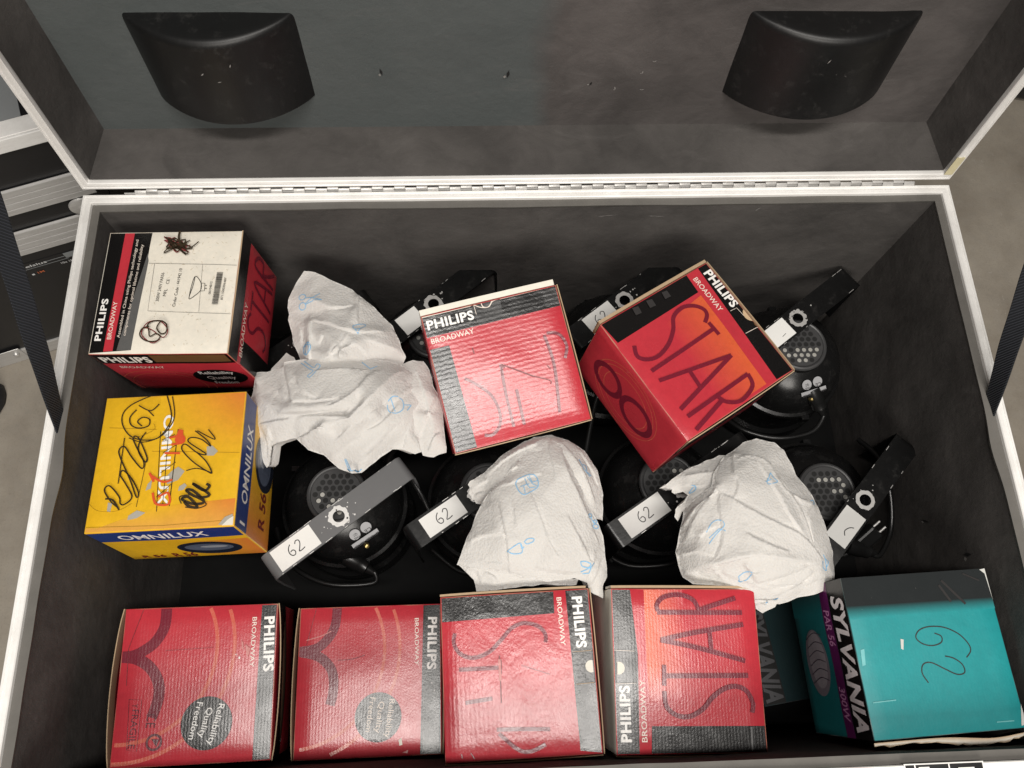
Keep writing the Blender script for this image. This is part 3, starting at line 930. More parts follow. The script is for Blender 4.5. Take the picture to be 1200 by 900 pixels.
   ('oval', 'black', (0.1391, 0.0899), 0.037, 0.0296),
   ('text', 'Reliability', (0.1153, 0.0783), (0.1629, 0.0783), 0.011, 'white', 0.02, 0),
   ('text', 'Quality', (0.119, 0.0986), (0.1592, 0.0986), 0.011, 'white', 0.02, 0),
   ('text', 'Freedom', (0.1226, 0.1189), (0.1555, 0.1189), 0.011, 'white', 0.02, 0)],
 },
 'Y': {
  'top': [
   ('base', 'yellow'),
   ('grad', ['yellow', 'orange2', 'yellow', 'yellow'], [(0.0714, -0.0), (0.184, 0.0), (0.1842, 0.0933), (0.0854, 0.0884)]),
   ('grad', ['yellow', 'orange2', 'orange3', 'orange3'], [(0.088, 0.1519), (0.1834, 0.1463), (0.184, 0.182), (0.0, 0.182)]),
   ('poly', 'orange3', [(0.0, 0.182), (-0.0001, 0.1752), (0.0966, 0.1776), (0.1819, 0.1748), (0.184, 0.182)]),
   ('line', 'dyellow', 0.0006, [(0.0018, 0.174), (0.0965, 0.1765), (0.1832, 0.1735)]),
   ('line', 'dyellow', 0.0005, [(0.0704, 0.0787), (0.1864, 0.0859)]),
   ('line', 'dyellow', 0.0005, [(0.0106, 0.0431), (0.072, 0.0488)]),
   ('poly', 'tear', [(0.1063, 0.1012), (0.0987, 0.1067), (0.0915, 0.115), (0.0953, 0.1239), (0.1084, 0.1188), (0.1153, 0.1076)]),
   ('poly', 'tear', [(0.0618, 0.1559), (0.0521, 0.1622), (0.0516, 0.1677), (0.0631, 0.1657), (0.0729, 0.1594)]),
   ('poly', 'tear', [(0.1398, 0.0761), (0.1468, 0.0749), (0.1547, 0.0828), (0.1496, 0.0886), (0.1411, 0.0882)]),
   ('poly', 'tear', [(0.1172, 0.1237), (0.1108, 0.1277), (0.1101, 0.1334), (0.1168, 0.1323), (0.1203, 0.1268)]),
   ('poly', 'tear', [(0.0244, 0.1438), (0.0299, 0.1456), (0.0289, 0.1566), (0.0248, 0.155)]),
   ('poly', 'tear', [(0.0754, 0.117), (0.0707, 0.1225), (0.0691, 0.131), (0.0755, 0.1285)]),
   ('poly', 'tear', [(0.1811, 0.1663), (0.1718, 0.1699), (0.1645, 0.1793), (0.1786, 0.183), (0.1835, 0.1763)]),
   ('poly', 'cream', [(0.1828, 0.1692), (0.1762, 0.173), (0.1689, 0.1824), (0.1827, 0.1833)]),
   ('text', 'OMNILUX', (0.0799, 0.0293), (0.0866, 0.1519), 0.0125, 'white', 0.05, 0),
   ('line', 'marker', 0.0011, [(0.1002, 0.05), (0.1016, 0.1528)]),
   ('line', 'marker', 0.0009, [(0.078, 0.0521), (0.0867, 0.1589)]),
   ('line', 'marker', 0.0008, [(0.0881, 0.0434), (0.0934, 0.1523)]),
   ('line', 'marker', 0.0006, [(0.0656, 0.0844), (0.0607, 0.1516)]),
   ('line', 'marker', 0.0008, [(0.0838, 0.1404), (0.1008, 0.1242)]),
   ('line', 'marker', 0.0008, [(0.0852, 0.1089), (0.1028, 0.0951)]),
   ('line', 'marker', 0.0008, [(0.0846, 0.0824), (0.1013, 0.0713)]),
   ('line', 'marker', 0.0008, [(0.081, 0.0643), (0.0969, 0.0575)]),
   ('line', 'marker', 0.0008, [(0.0822, 0.1488), (0.1012, 0.1499)]),
   ('stroke', 'orred', 0.0028, [(0.0904, 0.0617), (0.1069, 0.0595), (0.1094, 0.0686), (0.0943, 0.0709)]),
   ('stroke', 'orred', 0.0028, [(0.0732, 0.1111), (0.0894, 0.1207), (0.1015, 0.1185)]),
   ('stroke', 'orred', 0.0028, [(0.0874, 0.0825), (0.107, 0.0835)]),
   ('stroke', 'orred', 0.0028, [(0.079, 0.1344), (0.0849, 0.1489), (0.1012, 0.1499), (0.0981, 0.1355), (0.0865, 0.1405)]),
   ('stroke', 'orred', 0.0028, [(0.0715, 0.1081), (0.0785, 0.1201)]),
   ('poly', 'orred', [(0.1016, 0.0501), (0.1074, 0.0519), (0.1094, 0.0686), (0.1013, 0.0713), (0.0978, 0.0651)]),
   ('stroke', 'marker', 0.0016, [(0.0801, 0.0012), (0.0891, 0.0281), (0.0881, 0.0434), (0.0764, 0.0611), (0.0573, 0.0632), (0.0399, 0.0564), (0.0281, 0.0409), (0.0259, 0.0256), (0.0339, 0.0136), (0.0494, 0.0048), (0.0642, -0.0009)]),
   ('stroke', 'marker', 0.0013, [(0.0874, 0.0031), (0.0933, 0.0282), (0.091, 0.0435), (0.079, 0.0597), (0.0577, 0.0662), (0.0389, 0.0594)]),
   ('stroke', 'marker', 0.0017, [(0.0431, 0.0201), (0.0362, 0.0306), (0.0391, 0.0413), (0.0495, 0.0463), (0.0616, 0.0438), (0.0618, 0.0347), (0.053, 0.0313), (0.0468, 0.0371), (0.0533, 0.0435)]),
   ('stroke', 'marker', 0.0016, [(0.0451, 0.014), (0.0616, 0.0224), (0.0717, 0.0134)]),
   ('line', 'marker', 0.0015, [(0.0588, 0.0223), (0.0668, 0.0303)]),
   ('stroke', 'marker', 0.0018, [(0.0387, 0.1517), (0.0282, 0.1427), (0.0181, 0.128), (0.0239, 0.1227), (0.038, 0.1376), (0.0406, 0.1462), (0.0461, 0.1479), (0.0541, 0.1386), (0.0436, 0.121), (0.0352, 0.109), (0.0384, 0.1034), (0.0509, 0.1156), (0.0614, 0.1334), (0.0595, 0.1389), (0.0482, 0.1155), (0.0318, 0.0857), (0.0289, 0.0752), (0.0351, 0.0711), (0.0468, 0.0864), (0.0611, 0.1018), (0.0627, 0.0931), (0.0502, 0.0718), (0.0444, 0.0596), (0.0514, 0.06), (0.066, 0.0874), (0.0641, 0.0932), (0.0538, 0.0779), (0.0545, 0.0631), (0.0601, 0.0528)]),
   ('stroke', 'marker', 0.0022, [(0.0405, 0.1546), (0.0306, 0.1414), (0.0211, 0.1394)]),
   ('line', 'marker', 0.0012, [(0.0342, 0.1204), (0.0334, 0.0591)]),
   ('stroke', 'marker', 0.0016, [(0.1233, 0.0541), (0.1389, 0.067), (0.1455, 0.0764), (0.1332, 0.0667), (0.12, 0.0631), (0.1165, 0.069), (0.1409, 0.0867), (0.1295, 0.0846), (0.1126, 0.0718), (0.1092, 0.0791), (0.1252, 0.0963), (0.1433, 0.1091), (0.1507, 0.1124), (0.1421, 0.0972), (0.1295, 0.0846)]),
   ('stroke', 'marker', 0.0014, [(0.1181, 0.1077), (0.1318, 0.1055), (0.1507, 0.1124)]),
   ('stroke', 'marker', 0.0014, [(0.1261, 0.0542), (0.1503, 0.0675), (0.1403, 0.0533)]),
   ('stroke', 'marker', 0.0034, [(0.12, 0.1482), (0.1262, 0.1543), (0.1374, 0.1564), (0.1249, 0.1428), (0.117, 0.1452), (0.1314, 0.1518), (0.1449, 0.1498), (0.1294, 0.1345), (0.1211, 0.134), (0.136, 0.1435), (0.1509, 0.1415), (0.1344, 0.129), (0.1285, 0.1258), (0.1433, 0.1353), (0.1497, 0.1299), (0.1452, 0.1267)]),
   ('stroke', 'marker', 0.0014, [(0.1171, 0.1509), (0.1139, 0.1422), (0.1246, 0.14), (0.1332, 0.1433), (0.148, 0.1528), (0.1375, 0.1578), (0.1222, 0.1555)]),
   ('stroke', 'dyellow', 0.0004, [(0.0008, 0.1438), (0.0142, 0.1543), (0.038, 0.1558), (0.0553, 0.1471)]),
   ('stroke', 'dyellow', 0.0004, [(0.0682, 0.041), (0.0706, 0.0488), (0.0565, 0.0572), (0.0403, 0.0595)])],
  'front': [
   ('base', 'yellow'),
   ('grad', ['yellow', 'orange2', 'orange2', 'yellow'], [(0.092, 0.058), (0.184, 0.058), (0.184, 0.145), (0.092, 0.145)]),
   ('poly', 'blue', [(0.0, 0.0), (0.184, 0.0), (0.184, 0.0435), (0.0, 0.0435)]),
   ('text', 'OMNILUX', (0.0313, 0.0348), (0.1417, 0.0348), 0.02, 'white', 0.03, 0),
   ('oval', 'bulbdark', (0.1214, 0.0957), 0.042, 0.0336),
   ('oval', 'bulbmid', (0.1214, 0.0928), 0.032, 0.0192),
   ('oval', 'bulblight', (0.1288, 0.0899), 0.018, 0.0063),
   ('text', 'R 56', (0.0607, 0.1377), (0.092, 0.1377), 0.02, 'dkred', 0.05, 0),
   ('text', 'R 56', (0.0184, 0.1348), (0.0497, 0.1348), 0.012, 'dkred', 0.05, 0)],
  'right': [
   ('base', 'yellow'),
   ('grad', ['orange2', 'yellow', 'yellow', 'orange2'], [(0.0, 0.0435), (0.091, 0.0435), (0.091, 0.145), (0.0, 0.145)]),
   ('poly', 'blue', [(0.0, 0.0), (0.182, 0.0), (0.182, 0.0464), (0.0, 0.0464)]),
   ('text', 'OMNILUX', (0.0364, 0.0377), (0.142, 0.0377), 0.021, 'white', 0.03, 0),
   ('text', 'I', (0.0091, 0.0377), (0.0127, 0.0377), 0.02, 'white', 0, 0),
   ('oval', 'bulbdark', (0.1128, 0.0986), 0.04, 0.044),
   ('oval', 'bulbmid', (0.1128, 0.0957), 0.031, 0.031),
   ('oval', 'bulblight', (0.1201, 0.087), 0.016, 0.0144),
   ('text', 'R 56', (0.0218, 0.116), (0.0728, 0.116), 0.026, 'dkred', 0.05, 0)],
 },
 'M': {
  'top': [
   ('base', 'red'),
   ('poly', 'black', [(0.0, -0.0), (0.19, -0.0), (0.1897, 0.0294), (0.0003, 0.0305)]),
   ('poly', 'black', [(0.0012, 0.0468), (0.028, 0.0469), (0.0309, 0.19), (-0.0, 0.19)]),
   ('poly', 'cream', [(-0.003, -0.007), (0.1863, -0.0091), (0.1885, 0.0004), (-0.0005, 0.0027)]),
   ('poly', 'ink', [(0.0689, -0.0014), (0.11, -0.0022), (0.1082, 0.0261), (0.0729, 0.0269)]),
   ('stroke', 'cream2', 0.001, [(0.0733, 0.0011), (0.0819, 0.0068), (0.0915, 0.0084), (0.0995, 0.0024), (0.1082, 0.001)]),
   ('stroke', 'cream2', 0.0012, [(0.0836, -0.0007), (0.0852, 0.0069), (0.0933, 0.0081), (0.0995, -0.0004)]),
   ('line', 'cream2', 0.0007, [(0.0736, 0.0147), (0.0733, 0.0011)]),
   ('line', 'dgrey', 0.001, [(0.0729, 0.0269), (0.073, 0.0145)]),
   ('text', 'PHILIPS', (0.0054, 0.0204), (0.0698, 0.0201), 0.0125, 'white', 0.07, 0),
   ('text', 'BROADWAY', (0.0059, 0.0402), (0.065, 0.0393), 0.0072, 'cream2', 0.01, 0),
   ('stroke', 'dred2', 0.0042, [(0.037, 0.0953), (0.0504, 0.1067), (0.0657, 0.125), (0.0717, 0.1485), (0.0675, 0.1672), (0.0557, 0.177), (0.0444, 0.1754)]),
   ('stroke', 'dred2', 0.0042, [(0.0885, 0.0885), (0.0858, 0.1288), (0.0852, 0.1739)]),
   ('stroke', 'dred2', 0.0042, [(0.1011, 0.1262), (0.0996, 0.1747)]),
   ('stroke', 'dred2', 0.0042, [(0.1601, 0.062), (0.1761, 0.0671), (0.1827, 0.0849), (0.1762, 0.101)]),
   ('stroke', 'dred2', 0.0042, [(0.1562, 0.0638), (0.1592, 0.1071), (0.1503, 0.1704)]),
   ('line', 'dkred', 0.003, [(0.0894, 0.0887), (0.0928, 0.0938)]),
   ('stroke', 'dkred', 0.0016, [(0.0867, 0.1035), (0.0903, 0.0907), (0.1042, 0.0988), (0.1271, 0.1143)]),
   ('stroke', 'dkred', 0.0012, [(0.1271, 0.1143), (0.148, 0.1251), (0.1484, 0.1304)]),
   ('line', 'dkred', 0.0012, [(0.1497, 0.1046), (0.1532, 0.1108)]),
   ('line', 'dkred', 0.0014, [(0.0571, 0.0578), (0.0576, 0.0659)])],
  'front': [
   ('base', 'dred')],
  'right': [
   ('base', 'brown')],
 },
 'S': {
  'top': [
   ('base', 'red'),
   ('poly', 'black', [(0.0, 0.0), (0.1516, 0.0008), (0.1496, 0.0308), (0.0048, 0.034)]),
   ('poly', 'black', [(0.173, 0.0012), (0.19, 0.0), (0.19, 0.19), (0.16, 0.1875)]),
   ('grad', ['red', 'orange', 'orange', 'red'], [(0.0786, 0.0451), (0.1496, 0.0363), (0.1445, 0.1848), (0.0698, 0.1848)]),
   ('poly', 'red', [(0.1516, 0.0008), (0.173, 0.0012), (0.16, 0.1875), (0.1433, 0.185)]),
   ('text', 'PHILIPS', (0.1752, 0.0113), (0.1762, 0.0741), 0.0135, 'white', 0.08, 0),
   ('text', 'BROADWAY', (0.1555, 0.0113), (0.1559, 0.0693), 0.0075, 'cream2', 0.01, 0),
   ('line', 'cream2', 0.0007, [(0.1707, 0.0764), (0.1816, 0.0772), (0.1831, 0.097)]),
   ('line', 'cream2', 0.0007, [(0.167, 0.1135), (0.1862, 0.1148), (0.1967, 0.1155)]),
   ('line', 'cream2', 0.0008, [(0.1928, 0.0035), (0.1919, 0.0809)]),
   ('line', 'cream2', 0.001, [(0.1893, 0.105), (0.1967, 0.1128), (0.1911, 0.1863)]),
   ('disc', 'cardp', (0.1936, 0.094), 0.0114),
   ('poly', 'brown', [(0.1899, 0.1044), (0.1934, 0.1101), (0.1919, 0.1154), (0.1866, 0.1106)]),
   ('stroke', 'dred2', 0.0056, [(0.127, 0.0719), (0.137, 0.0643), (0.1383, 0.0547), (0.129, 0.0436), (0.1127, 0.0379), (0.0943, 0.043), (0.0817, 0.0579), (0.0628, 0.0709), (0.0402, 0.0772), (0.0234, 0.0731), (0.0153, 0.0628), (0.0209, 0.0489)]),
   ('stroke', 'dred2', 0.0056, [(0.1314, 0.0745), (0.1324, 0.0958)]),
   ('stroke', 'dred2', 0.0056, [(0.1318, 0.0853), (0.0187, 0.0894)]),
   ('stroke', 'dred2', 0.0056, [(0.1277, 0.128), (0.019, 0.1052)]),
   ('stroke', 'dred2', 0.0056, [(0.1277, 0.128), (0.0186, 0.1513)]),
   ('stroke', 'dred2', 0.0056, [(0.0634, 0.1151), (0.0612, 0.1403)]),
   ('stroke', 'dred2', 0.0056, [(0.1299, 0.1605), (0.0204, 0.1638)]),
   ('stroke', 'dred2', 0.0056, [(0.1299, 0.1605), (0.1241, 0.1771), (0.0976, 0.1846), (0.0783, 0.1753), (0.0723, 0.1614)]),
   ('stroke', 'dred2', 0.0056, [(0.0741, 0.1708), (0.0187, 0.1838)]),
   ('poly', 'ghost', [(0.0522, 0.0034), (0.0614, 0.0051), (0.0596, 0.0156), (0.0503, 0.0147)]),
   ('poly', 'ghost', [(0.0758, 0.0043), (0.0848, 0.0063), (0.0838, 0.0169), (0.0741, 0.0159)]),
   ('poly', 'ghost', [(0.1029, 0.0053), (0.1113, 0.0064), (0.1107, 0.0165), (0.1009, 0.0159)])],
  'left': [
   ('base', 'red'),
   ('arc', 'orangeline', 0.0012, (0.0912, 0.0754), 0.045, 0, 360),
   ('arc', 'orangeline', 0.0012, (0.0912, 0.0754), 0.057, 0, 360),
   ('arc', 'orangeline', 0.0012, (0.0912, 0.0754), 0.064, 0, 360),
   ('arc', 'dred2', 0.0095, (0.0532, 0.0783), 0.026, 0, 360),
   ('arc', 'dred2', 0.0095, (0.1178, 0.0783), 0.029, 0, 360)],
  'front': [
   ('base', 'dred'),
   ('poly', 'black', [(0.0, 0.0), (0.19, 0.0), (0.19, 0.0725), (0.0, 0.0725)])],
 },
 'F1': {
  'top': [
   ('base', 'red'),
   ('poly', 'black', [(0.1706, -0.0002), (0.191, -0.0), (0.191, 0.188), (0.1685, 0.1879)]),
   ('poly', 'ink', [(0.1885, 0.0025), (0.1915, 0.0), (0.1912, 0.188), (0.1893, 0.1879)]),
   ('arc', 'orangeline', 0.0046, (0.0087, 0.0521), 0.1305, 0, 360),
   ('arc', 'orangeline', 0.0046, (0.009, 0.0523), 0.1088, 0, 360),
   ('stroke', 'dred2', 0.0135, [(0.0507, 0.0004), (0.0504, 0.0233), (0.041, 0.0418), (0.0273, 0.0524), (0.0145, 0.058), (0.0013, 0.0588)]),
   ('stroke', 'dred2', 0.0135, [(0.0013, 0.0588), (0.0185, 0.0614), (0.0338, 0.0698), (0.0446, 0.0823), (0.0502, 0.0969), (0.0498, 0.1134), (0.0443, 0.1318)]),
   ('disc', 'black', (0.111, 0.1412), 0.0311),
   ('text', 'Reliability', (0.1245, 0.1189), (0.1136, 0.1664), 0.0075, 'white', 0.01, 0),
   ('text', 'Quality', (0.1108, 0.1225), (0.1021, 0.1568), 0.0075, 'white', 0.01, 0),
   ('text', 'Freedom', (0.0978, 0.1159), (0.0907, 0.1586), 0.0075, 'white', 0.01, 0),
   ('text', 'PHILIPS', (0.175, 0.0163), (0.1769, 0.0838), 0.0125, 'white', 0.08, 0),
   ('text', 'BROADWAY', (0.1596, 0.0162), (0.1594, 0.0775), 0.0055, 'cream2', 0.01, 0),
   ('line', 'ink2', 0.0005, [(0.0156, 0.1092), (0.031, 0.1107), (0.0303, 0.1694), (0.0185, 0.1671), (0.0156, 0.1092)]),
   ('text', 'FRAGILE', (0.0209, 0.1215), (0.0195, 0.166), 0.0078, 'ink2', 0, 0),
   ('text', 'CE', (0.0391, 0.127), (0.0383, 0.1431), 0.011, 'ink2', 0, 0),
   ('arc', 'ink2', 0.0028, (0.05, 0.1601), 0.0084, 0, 360),
   ('poly', 'ink2', [(0.0465, 0.156), (0.0565, 0.1571), (0.0532, 0.1653)]),
   ('text', 'Y', (0.0202, 0.1145), (0.0199, 0.1192), 0.007, 'ink2', 0, 0),
   ('line', 'dkred', 0.0006, [(0.0225, 0.002), (0.0088, 0.0492), (0.0108, 0.0929)]),
   ('line', 'dkred', 0.0005, [(0.0542, 0.0534), (0.1131, 0.0519)]),
   ('poly', 'pinkscuff', [(0.1474, 0.0444), (0.15, 0.047), (0.151, 0.057), (0.1484, 0.0544)]),
   ('poly', 'white', [(0.1454, 0.0642), (0.1474, 0.0648), (0.147, 0.0673), (0.145, 0.0667)]),
   ('poly', 'white', [(0.1408, 0.0606), (0.1425, 0.0612), (0.1421, 0.0631)]),
   ('poly', 'pinkscuff', [(0.1526, 0.0496), (0.1591, 0.0548), (0.1571, 0.0659), (0.1547, 0.0621)])],
 },
 'F2': {
  'top': [
   ('base', 'red'),
   ('poly', 'black', [(0.1661, 0.0006), (0.19, 0.0), (0.19, 0.189), (0.1619, 0.1889)]),
   ('arc', 'orangeline', 0.0042, (-0.0025, 0.0551), 0.1373, 0, 360),
   ('arc', 'orangeline', 0.0042, (-0.005, 0.0572), 0.1195, 0, 360),
   ('stroke', 'dred2', 0.0125, [(0.0498, 0.0003), (0.0478, 0.0236), (0.0392, 0.0403), (0.024, 0.0528), (0.0008, 0.0564)]),
   ('stroke', 'dred2', 0.0125, [(0.0008, 0.0564), (0.027, 0.063), (0.0431, 0.0773), (0.0482, 0.0924), (0.048, 0.1096), (0.0446, 0.124)]),
   ('disc', 'black', (0.1074, 0.1408), 0.0303),
   ('text', 'Reliability', (0.122, 0.1191), (0.1164, 0.166), 0.0072, 'cream2', 0.01, 0),
   ('text', 'Quality', (0.1085, 0.1215), (0.1037, 0.1596), 0.0072, 'cream2', 0.01, 0),
   ('text', 'Freedom', (0.0966, 0.1162), (0.0915, 0.1579), 0.0072, 'cream2', 0.01, 0),
   ('text', 'PHILIPS', (0.1729, 0.0173), (0.1714, 0.0844), 0.0118, 'white', 0.08, 0),
   ('text', 'BROADWAY', (0.1545, 0.0182), (0.155, 0.0788), 0.0052, 'cream2', 0.01, 0),
   ('line', 'dkred', 0.0006, [(0.0218, 0.0018), (0.0108, 0.0485)]),
   ('stroke', 'pinkscuff', 0.0012, [(0.0105, 0.0421), (0.0286, 0.0375), (0.0428, 0.0313)]),
   ('stroke', 'dred2', 0.0009, [(0.0532, 0.0688), (0.0714, 0.0681), (0.0884, 0.0636)]),
   ('poly', 'cream', [(0.1342, 0.1691), (0.138, 0.1669), (0.1392, 0.1751), (0.1354, 0.1761)]),
   ('poly', 'pinkscuff', [(0.1391, 0.1844), (0.1468, 0.1813), (0.1454, 0.1858)]),
   ('poly', 'white', [(0.1756, 0.1005), (0.1782, 0.1013), (0.1774, 0.103)]),
   ('poly', 'white', [(0.1806, 0.1094), (0.1819, 0.1107), (0.1797, 0.1131)])],
 },
 'F3': {
  'top': [
   ('base', 'red'),
   ('poly', 'black', [(0.0, -0.0), (0.143, 0.0), (0.1423, 0.0281), (0.001, 0.0307)]),
   ('poly', 'black', [(0.1581, 0.0001), (0.188, -0.0), (0.188, 0.192), (0.1613, 0.1869)]),
   ('text', 'PHILIPS', (0.166, 0.0096), (0.1669, 0.0709), 0.0125, 'white', 0.08, 0),
   ('text', 'BROADWAY', (0.1464, 0.0092), (0.1474, 0.0668), 0.0058, 'cream2', 0.01, 0),
   ('poly', 'dgrey', [(0.1611, 0.0758), (0.1846, 0.0753), (0.1856, 0.1117), (0.1623, 0.1123)]),
   ('line', 'ink', 0.0012, [(0.1611, 0.0758), (0.1846, 0.0753)]),
   ('line', 'ink', 0.0014, [(0.1623, 0.1123), (0.1856, 0.1117)]),
   ('line', 'ink', 0.0008, [(0.1739, 0.0761), (0.1746, 0.1115)]),
   ('line', 'cardp', 0.0005, [(0.1612, 0.0753), (0.1847, 0.0748)]),
   ('line', 'cardp', 0.0006, [(0.1623, 0.1128), (0.1845, 0.1121)]),
   ('line', 'grey', 0.0006, [(0.1611, 0.0758), (0.1623, 0.1123)]),
   ('disc', 'cream', (0.1825, 0.0932), 0.0071),
   ('poly', 'ink', [(0.1846, 0.0758), (0.1881, 0.0755), (0.1877, 0.1118), (0.1851, 0.1122)]),
   ('stroke', 'dred2', 0.0046, [(0.0171, 0.0451), (0.0155, 0.0567), (0.0229, 0.0695), (0.0392, 0.0751), (0.0588, 0.0692), (0.0748, 0.0554), (0.0879, 0.0429), (0.1033, 0.0378), (0.1208, 0.0426), (0.129, 0.0526), (0.1288, 0.0621)]),
   ('stroke', 'dred2', 0.0046, [(0.0207, 0.0878), (0.07, 0.0882)]),
   ('stroke', 'dred2', 0.0046, [(0.0632, 0.1579), (0.0978, 0.1592), (0.1268, 0.1612)]),
   ('stroke', 'dred2', 0.0046, [(0.0656, 0.1624), (0.0883, 0.1817), (0.104, 0.1837), (0.1203, 0.1773)]),
   ('stroke', 'dred2', 0.0046, [(0.027, 0.1259), (0.0598, 0.1228)]),
   ('stroke', 'dkred', 0.0012, [(0.0709, 0.0743), (0.0708, 0.0984), (0.0703, 0.1283)]),
   ('poly', 'dkred', [(0.0693, 0.0781), (0.0733, 0.0796), (0.0728, 0.096), (0.0697, 0.0933)]),
   ('stroke', 'pinkscuff', 0.003, [(0.0706, 0.0781), (0.0705, 0.1034)]),
   ('line', 'dred2', 0.0008, [(0.0973, 0.0874), (0.1314, 0.0995)]),
   ('line', 'ink2', 0.001, [(0.0202, 0.1821), (0.0207, 0.1869)]),
   ('line', 'ink2', 0.001, [(0.031, 0.1814), (0.0352, 0.1881)])],
 },
 'F4': {
  'top': [
   ('base', 'red'),
   ('poly', 'black', [(0.0, 0.0), (0.0246, 0.0), (0.031, 0.0782), (0.028, 0.1915), (0.0, 0.192)]),
   ('grad', ['orange', 'red', 'red', 'orange'], [(0.0421, 0.0), (0.0917, 0.0), (0.0976, 0.089), (0.0414, 0.0934)]),
   ('grad', ['orange', 'red', 'red', 'red'], [(0.0414, 0.0934), (0.0976, 0.089), (0.0982, 0.1239), (0.0426, 0.1378)]),
   ('poly', 'black', [(0.0442, 0.1601), (0.1845, 0.1613), (0.186, 0.192), (0.0427, 0.1918)]),
   ('poly', 'ghost2', [(0.1662, 0.1624), (0.169, 0.1625), (0.1677, 0.1887), (0.166, 0.1887)]),
   ('text', 'PHILIPS', (0.0187, 0.1775), (0.0183, 0.1141), 0.0125, 'white', 0.08, 0),
   ('text', 'BROADWAY', (0.038, 0.1777), (0.038, 0.1077), 0.0066, 'cream2', 0.01, 0),
   ('poly', 'dgrey', [(0.0029, 0.0749), (0.0268, 0.0744), (0.0269, 0.111), (0.0024, 0.1115)]),
   ('line', 'ink', 0.0012, [(-0.0006, 0.0729), (0.0268, 0.0744)]),
   ('line', 'ink', 0.0012, [(-0.0003, 0.1117), (0.0269, 0.111)]),
   ('poly', 'ink', [(-0.0006, 0.0719), (0.0038, 0.0735), (0.0035, 0.1115), (-0.0003, 0.1114)]),
   ('line', 'cream2', 0.0005, [(-0.0006, 0.0734), (0.0273, 0.0747)]),
   ('line', 'cream2', 0.0005, [(0.0002, 0.1122), (0.0269, 0.1115)]),
   ('line', 'grey', 0.0006, [(0.0271, 0.0747), (0.0269, 0.111)]),
   ('disc', 'cream', (0.0063, 0.0942), 0.0073),
   ('poly', 'ink', [(-0.0011, 0.0879), (0.0049, 0.0875), (0.0044, 0.1009), (-0.0005, 0.1013)]),
   ('stroke', 'dred2', 0.0056, [(0.0576, 0.0289), (0.1127, 0.0291), (0.1671, 0.0291)]),
   ('stroke', 'dred2', 0.0056, [(0.0585, 0.0274), (0.0577, 0.0196), (0.067, 0.0105), (0.087, 0.0076), (0.1037, 0.0132), (0.1102, 0.0236), (0.1099, 0.0281)]),
   ('stroke', 'dred2', 0.0056, [(0.11, 0.027), (0.1275, 0.0211), (0.1598, 0.0114)]),
   ('stroke', 'dred2', 0.0056, [(0.0601, 0.062), (0.1026, 0.0534), (0.1674, 0.0434)]),
   ('stroke', 'dred2', 0.0056, [(0.0601, 0.062), (0.1071, 0.0713), (0.1659, 0.0866)]),
   ('stroke', 'dred2', 0.0056, [(0.1228, 0.0478), (0.1237, 0.0766)]),
   ('stroke', 'dred2', 0.0056, [(0.0627, 0.0911), (0.0615, 0.1147)]),
   ('stroke', 'dred2', 0.0056, [(0.0621, 0.1036), (0.105, 0.1036), (0.1682, 0.1036)]),
   ('stroke', 'dred2', 0.0056, [(0.1696, 0.1461), (0.1713, 0.135), (0.164, 0.1211), (0.1504, 0.116), (0.1347, 0.1195), (0.12, 0.1292), (0.1082, 0.1413), (0.0911, 0.1496), (0.0748, 0.1481), (0.063, 0.1381), (0.0612, 0.1209)])],
  'left': [
   ('base', 'cream'),
   ('text', '8711500306487', (0.0768, 0.07), (0.1248, 0.07), 0.004, 'ink2', 0, 0)],
 },
 'T': {
  'top': [
   ('base', 'teal'),
   ('poly', 'black2', [(0.0, 0.0), (0.19, 0.0), (0.1908, 0.0357), (-0.0004, 0.0342)]),
   ('grad', ['black2', 'black2', 'teal', 'teal'], [(-0.0004, 0.0342), (0.1908, 0.0357), (0.1909, 0.0494), (0.0012, 0.05)]),
   ('stroke', 'marker2', 0.0015, [(0.1032, 0.073), (0.1109, 0.0772), (0.109, 0.0842), (0.0972, 0.0871), (0.0854, 0.084), (0.0789, 0.0765), (0.0848, 0.0684), (0.0983, 0.065), (0.1167, 0.0671), (0.1333, 0.0759), (0.1427, 0.0879), (0.1436, 0.0964), (0.1363, 0.1036)]),
   ('stroke', 'marker2', 0.0015, [(0.0815, 0.1285), (0.0766, 0.1174), (0.0801, 0.1077), (0.0906, 0.1062), (0.1057, 0.1146), (0.1195, 0.1217), (0.1294, 0.1201), (0.1287, 0.111), (0.1197, 0.1033), (0.1095, 0.1001)]),
   ('poly', 'pale', [(0.1877, 0.0027), (0.1913, 0.0009), (0.1939, 0.0445), (0.1919, 0.04)]),
   ('poly', 'pale', [(0.1823, 0.0015), (0.19, 0.0), (0.1881, 0.007)]),
   ('poly', 'pale', [(0.1894, 0.1602), (0.1917, 0.1632), (0.1896, 0.1828), (0.183, 0.1837)]),
   ('poly', 'pale', [(0.059, 0.0766), (0.0628, 0.0777), (0.0597, 0.0894), (0.057, 0.0878)]),
   ('poly', 'tealpale', [(0.0061, 0.0858), (0.0111, 0.0847), (0.0088, 0.103), (0.0044, 0.1041)]),
   ('stroke', 'ghost', 0.003, [(0.1238, 0.0169), (0.1341, 0.0376)]),
   ('stroke', 'ghost', 0.003, [(0.1284, 0.0115), (0.152, 0.0416)]),
   ('stroke', 'ghost', 0.002, [(0.1586, 0.005), (0.1781, 0.0149)]),
   ('stroke', 'tealpale', 0.0012, [(0.0078, 0.1453), (0.0364, 0.1444)]),
   ('line', 'tealpale', 0.0012, [(0.1533, 0.1775), (0.1753, 0.1776)])],
  'left': [
   ('base', 'tealsideshade'),  # side print darkened, the side's shade is in the colour
   ('grad', ['black2', 'tealsideshade', 'tealsideshade', 'black2'], [(0.0, 0.0489), (0.0374, 0.0489), (0.0374, 0.163), (0.0, 0.163)]),
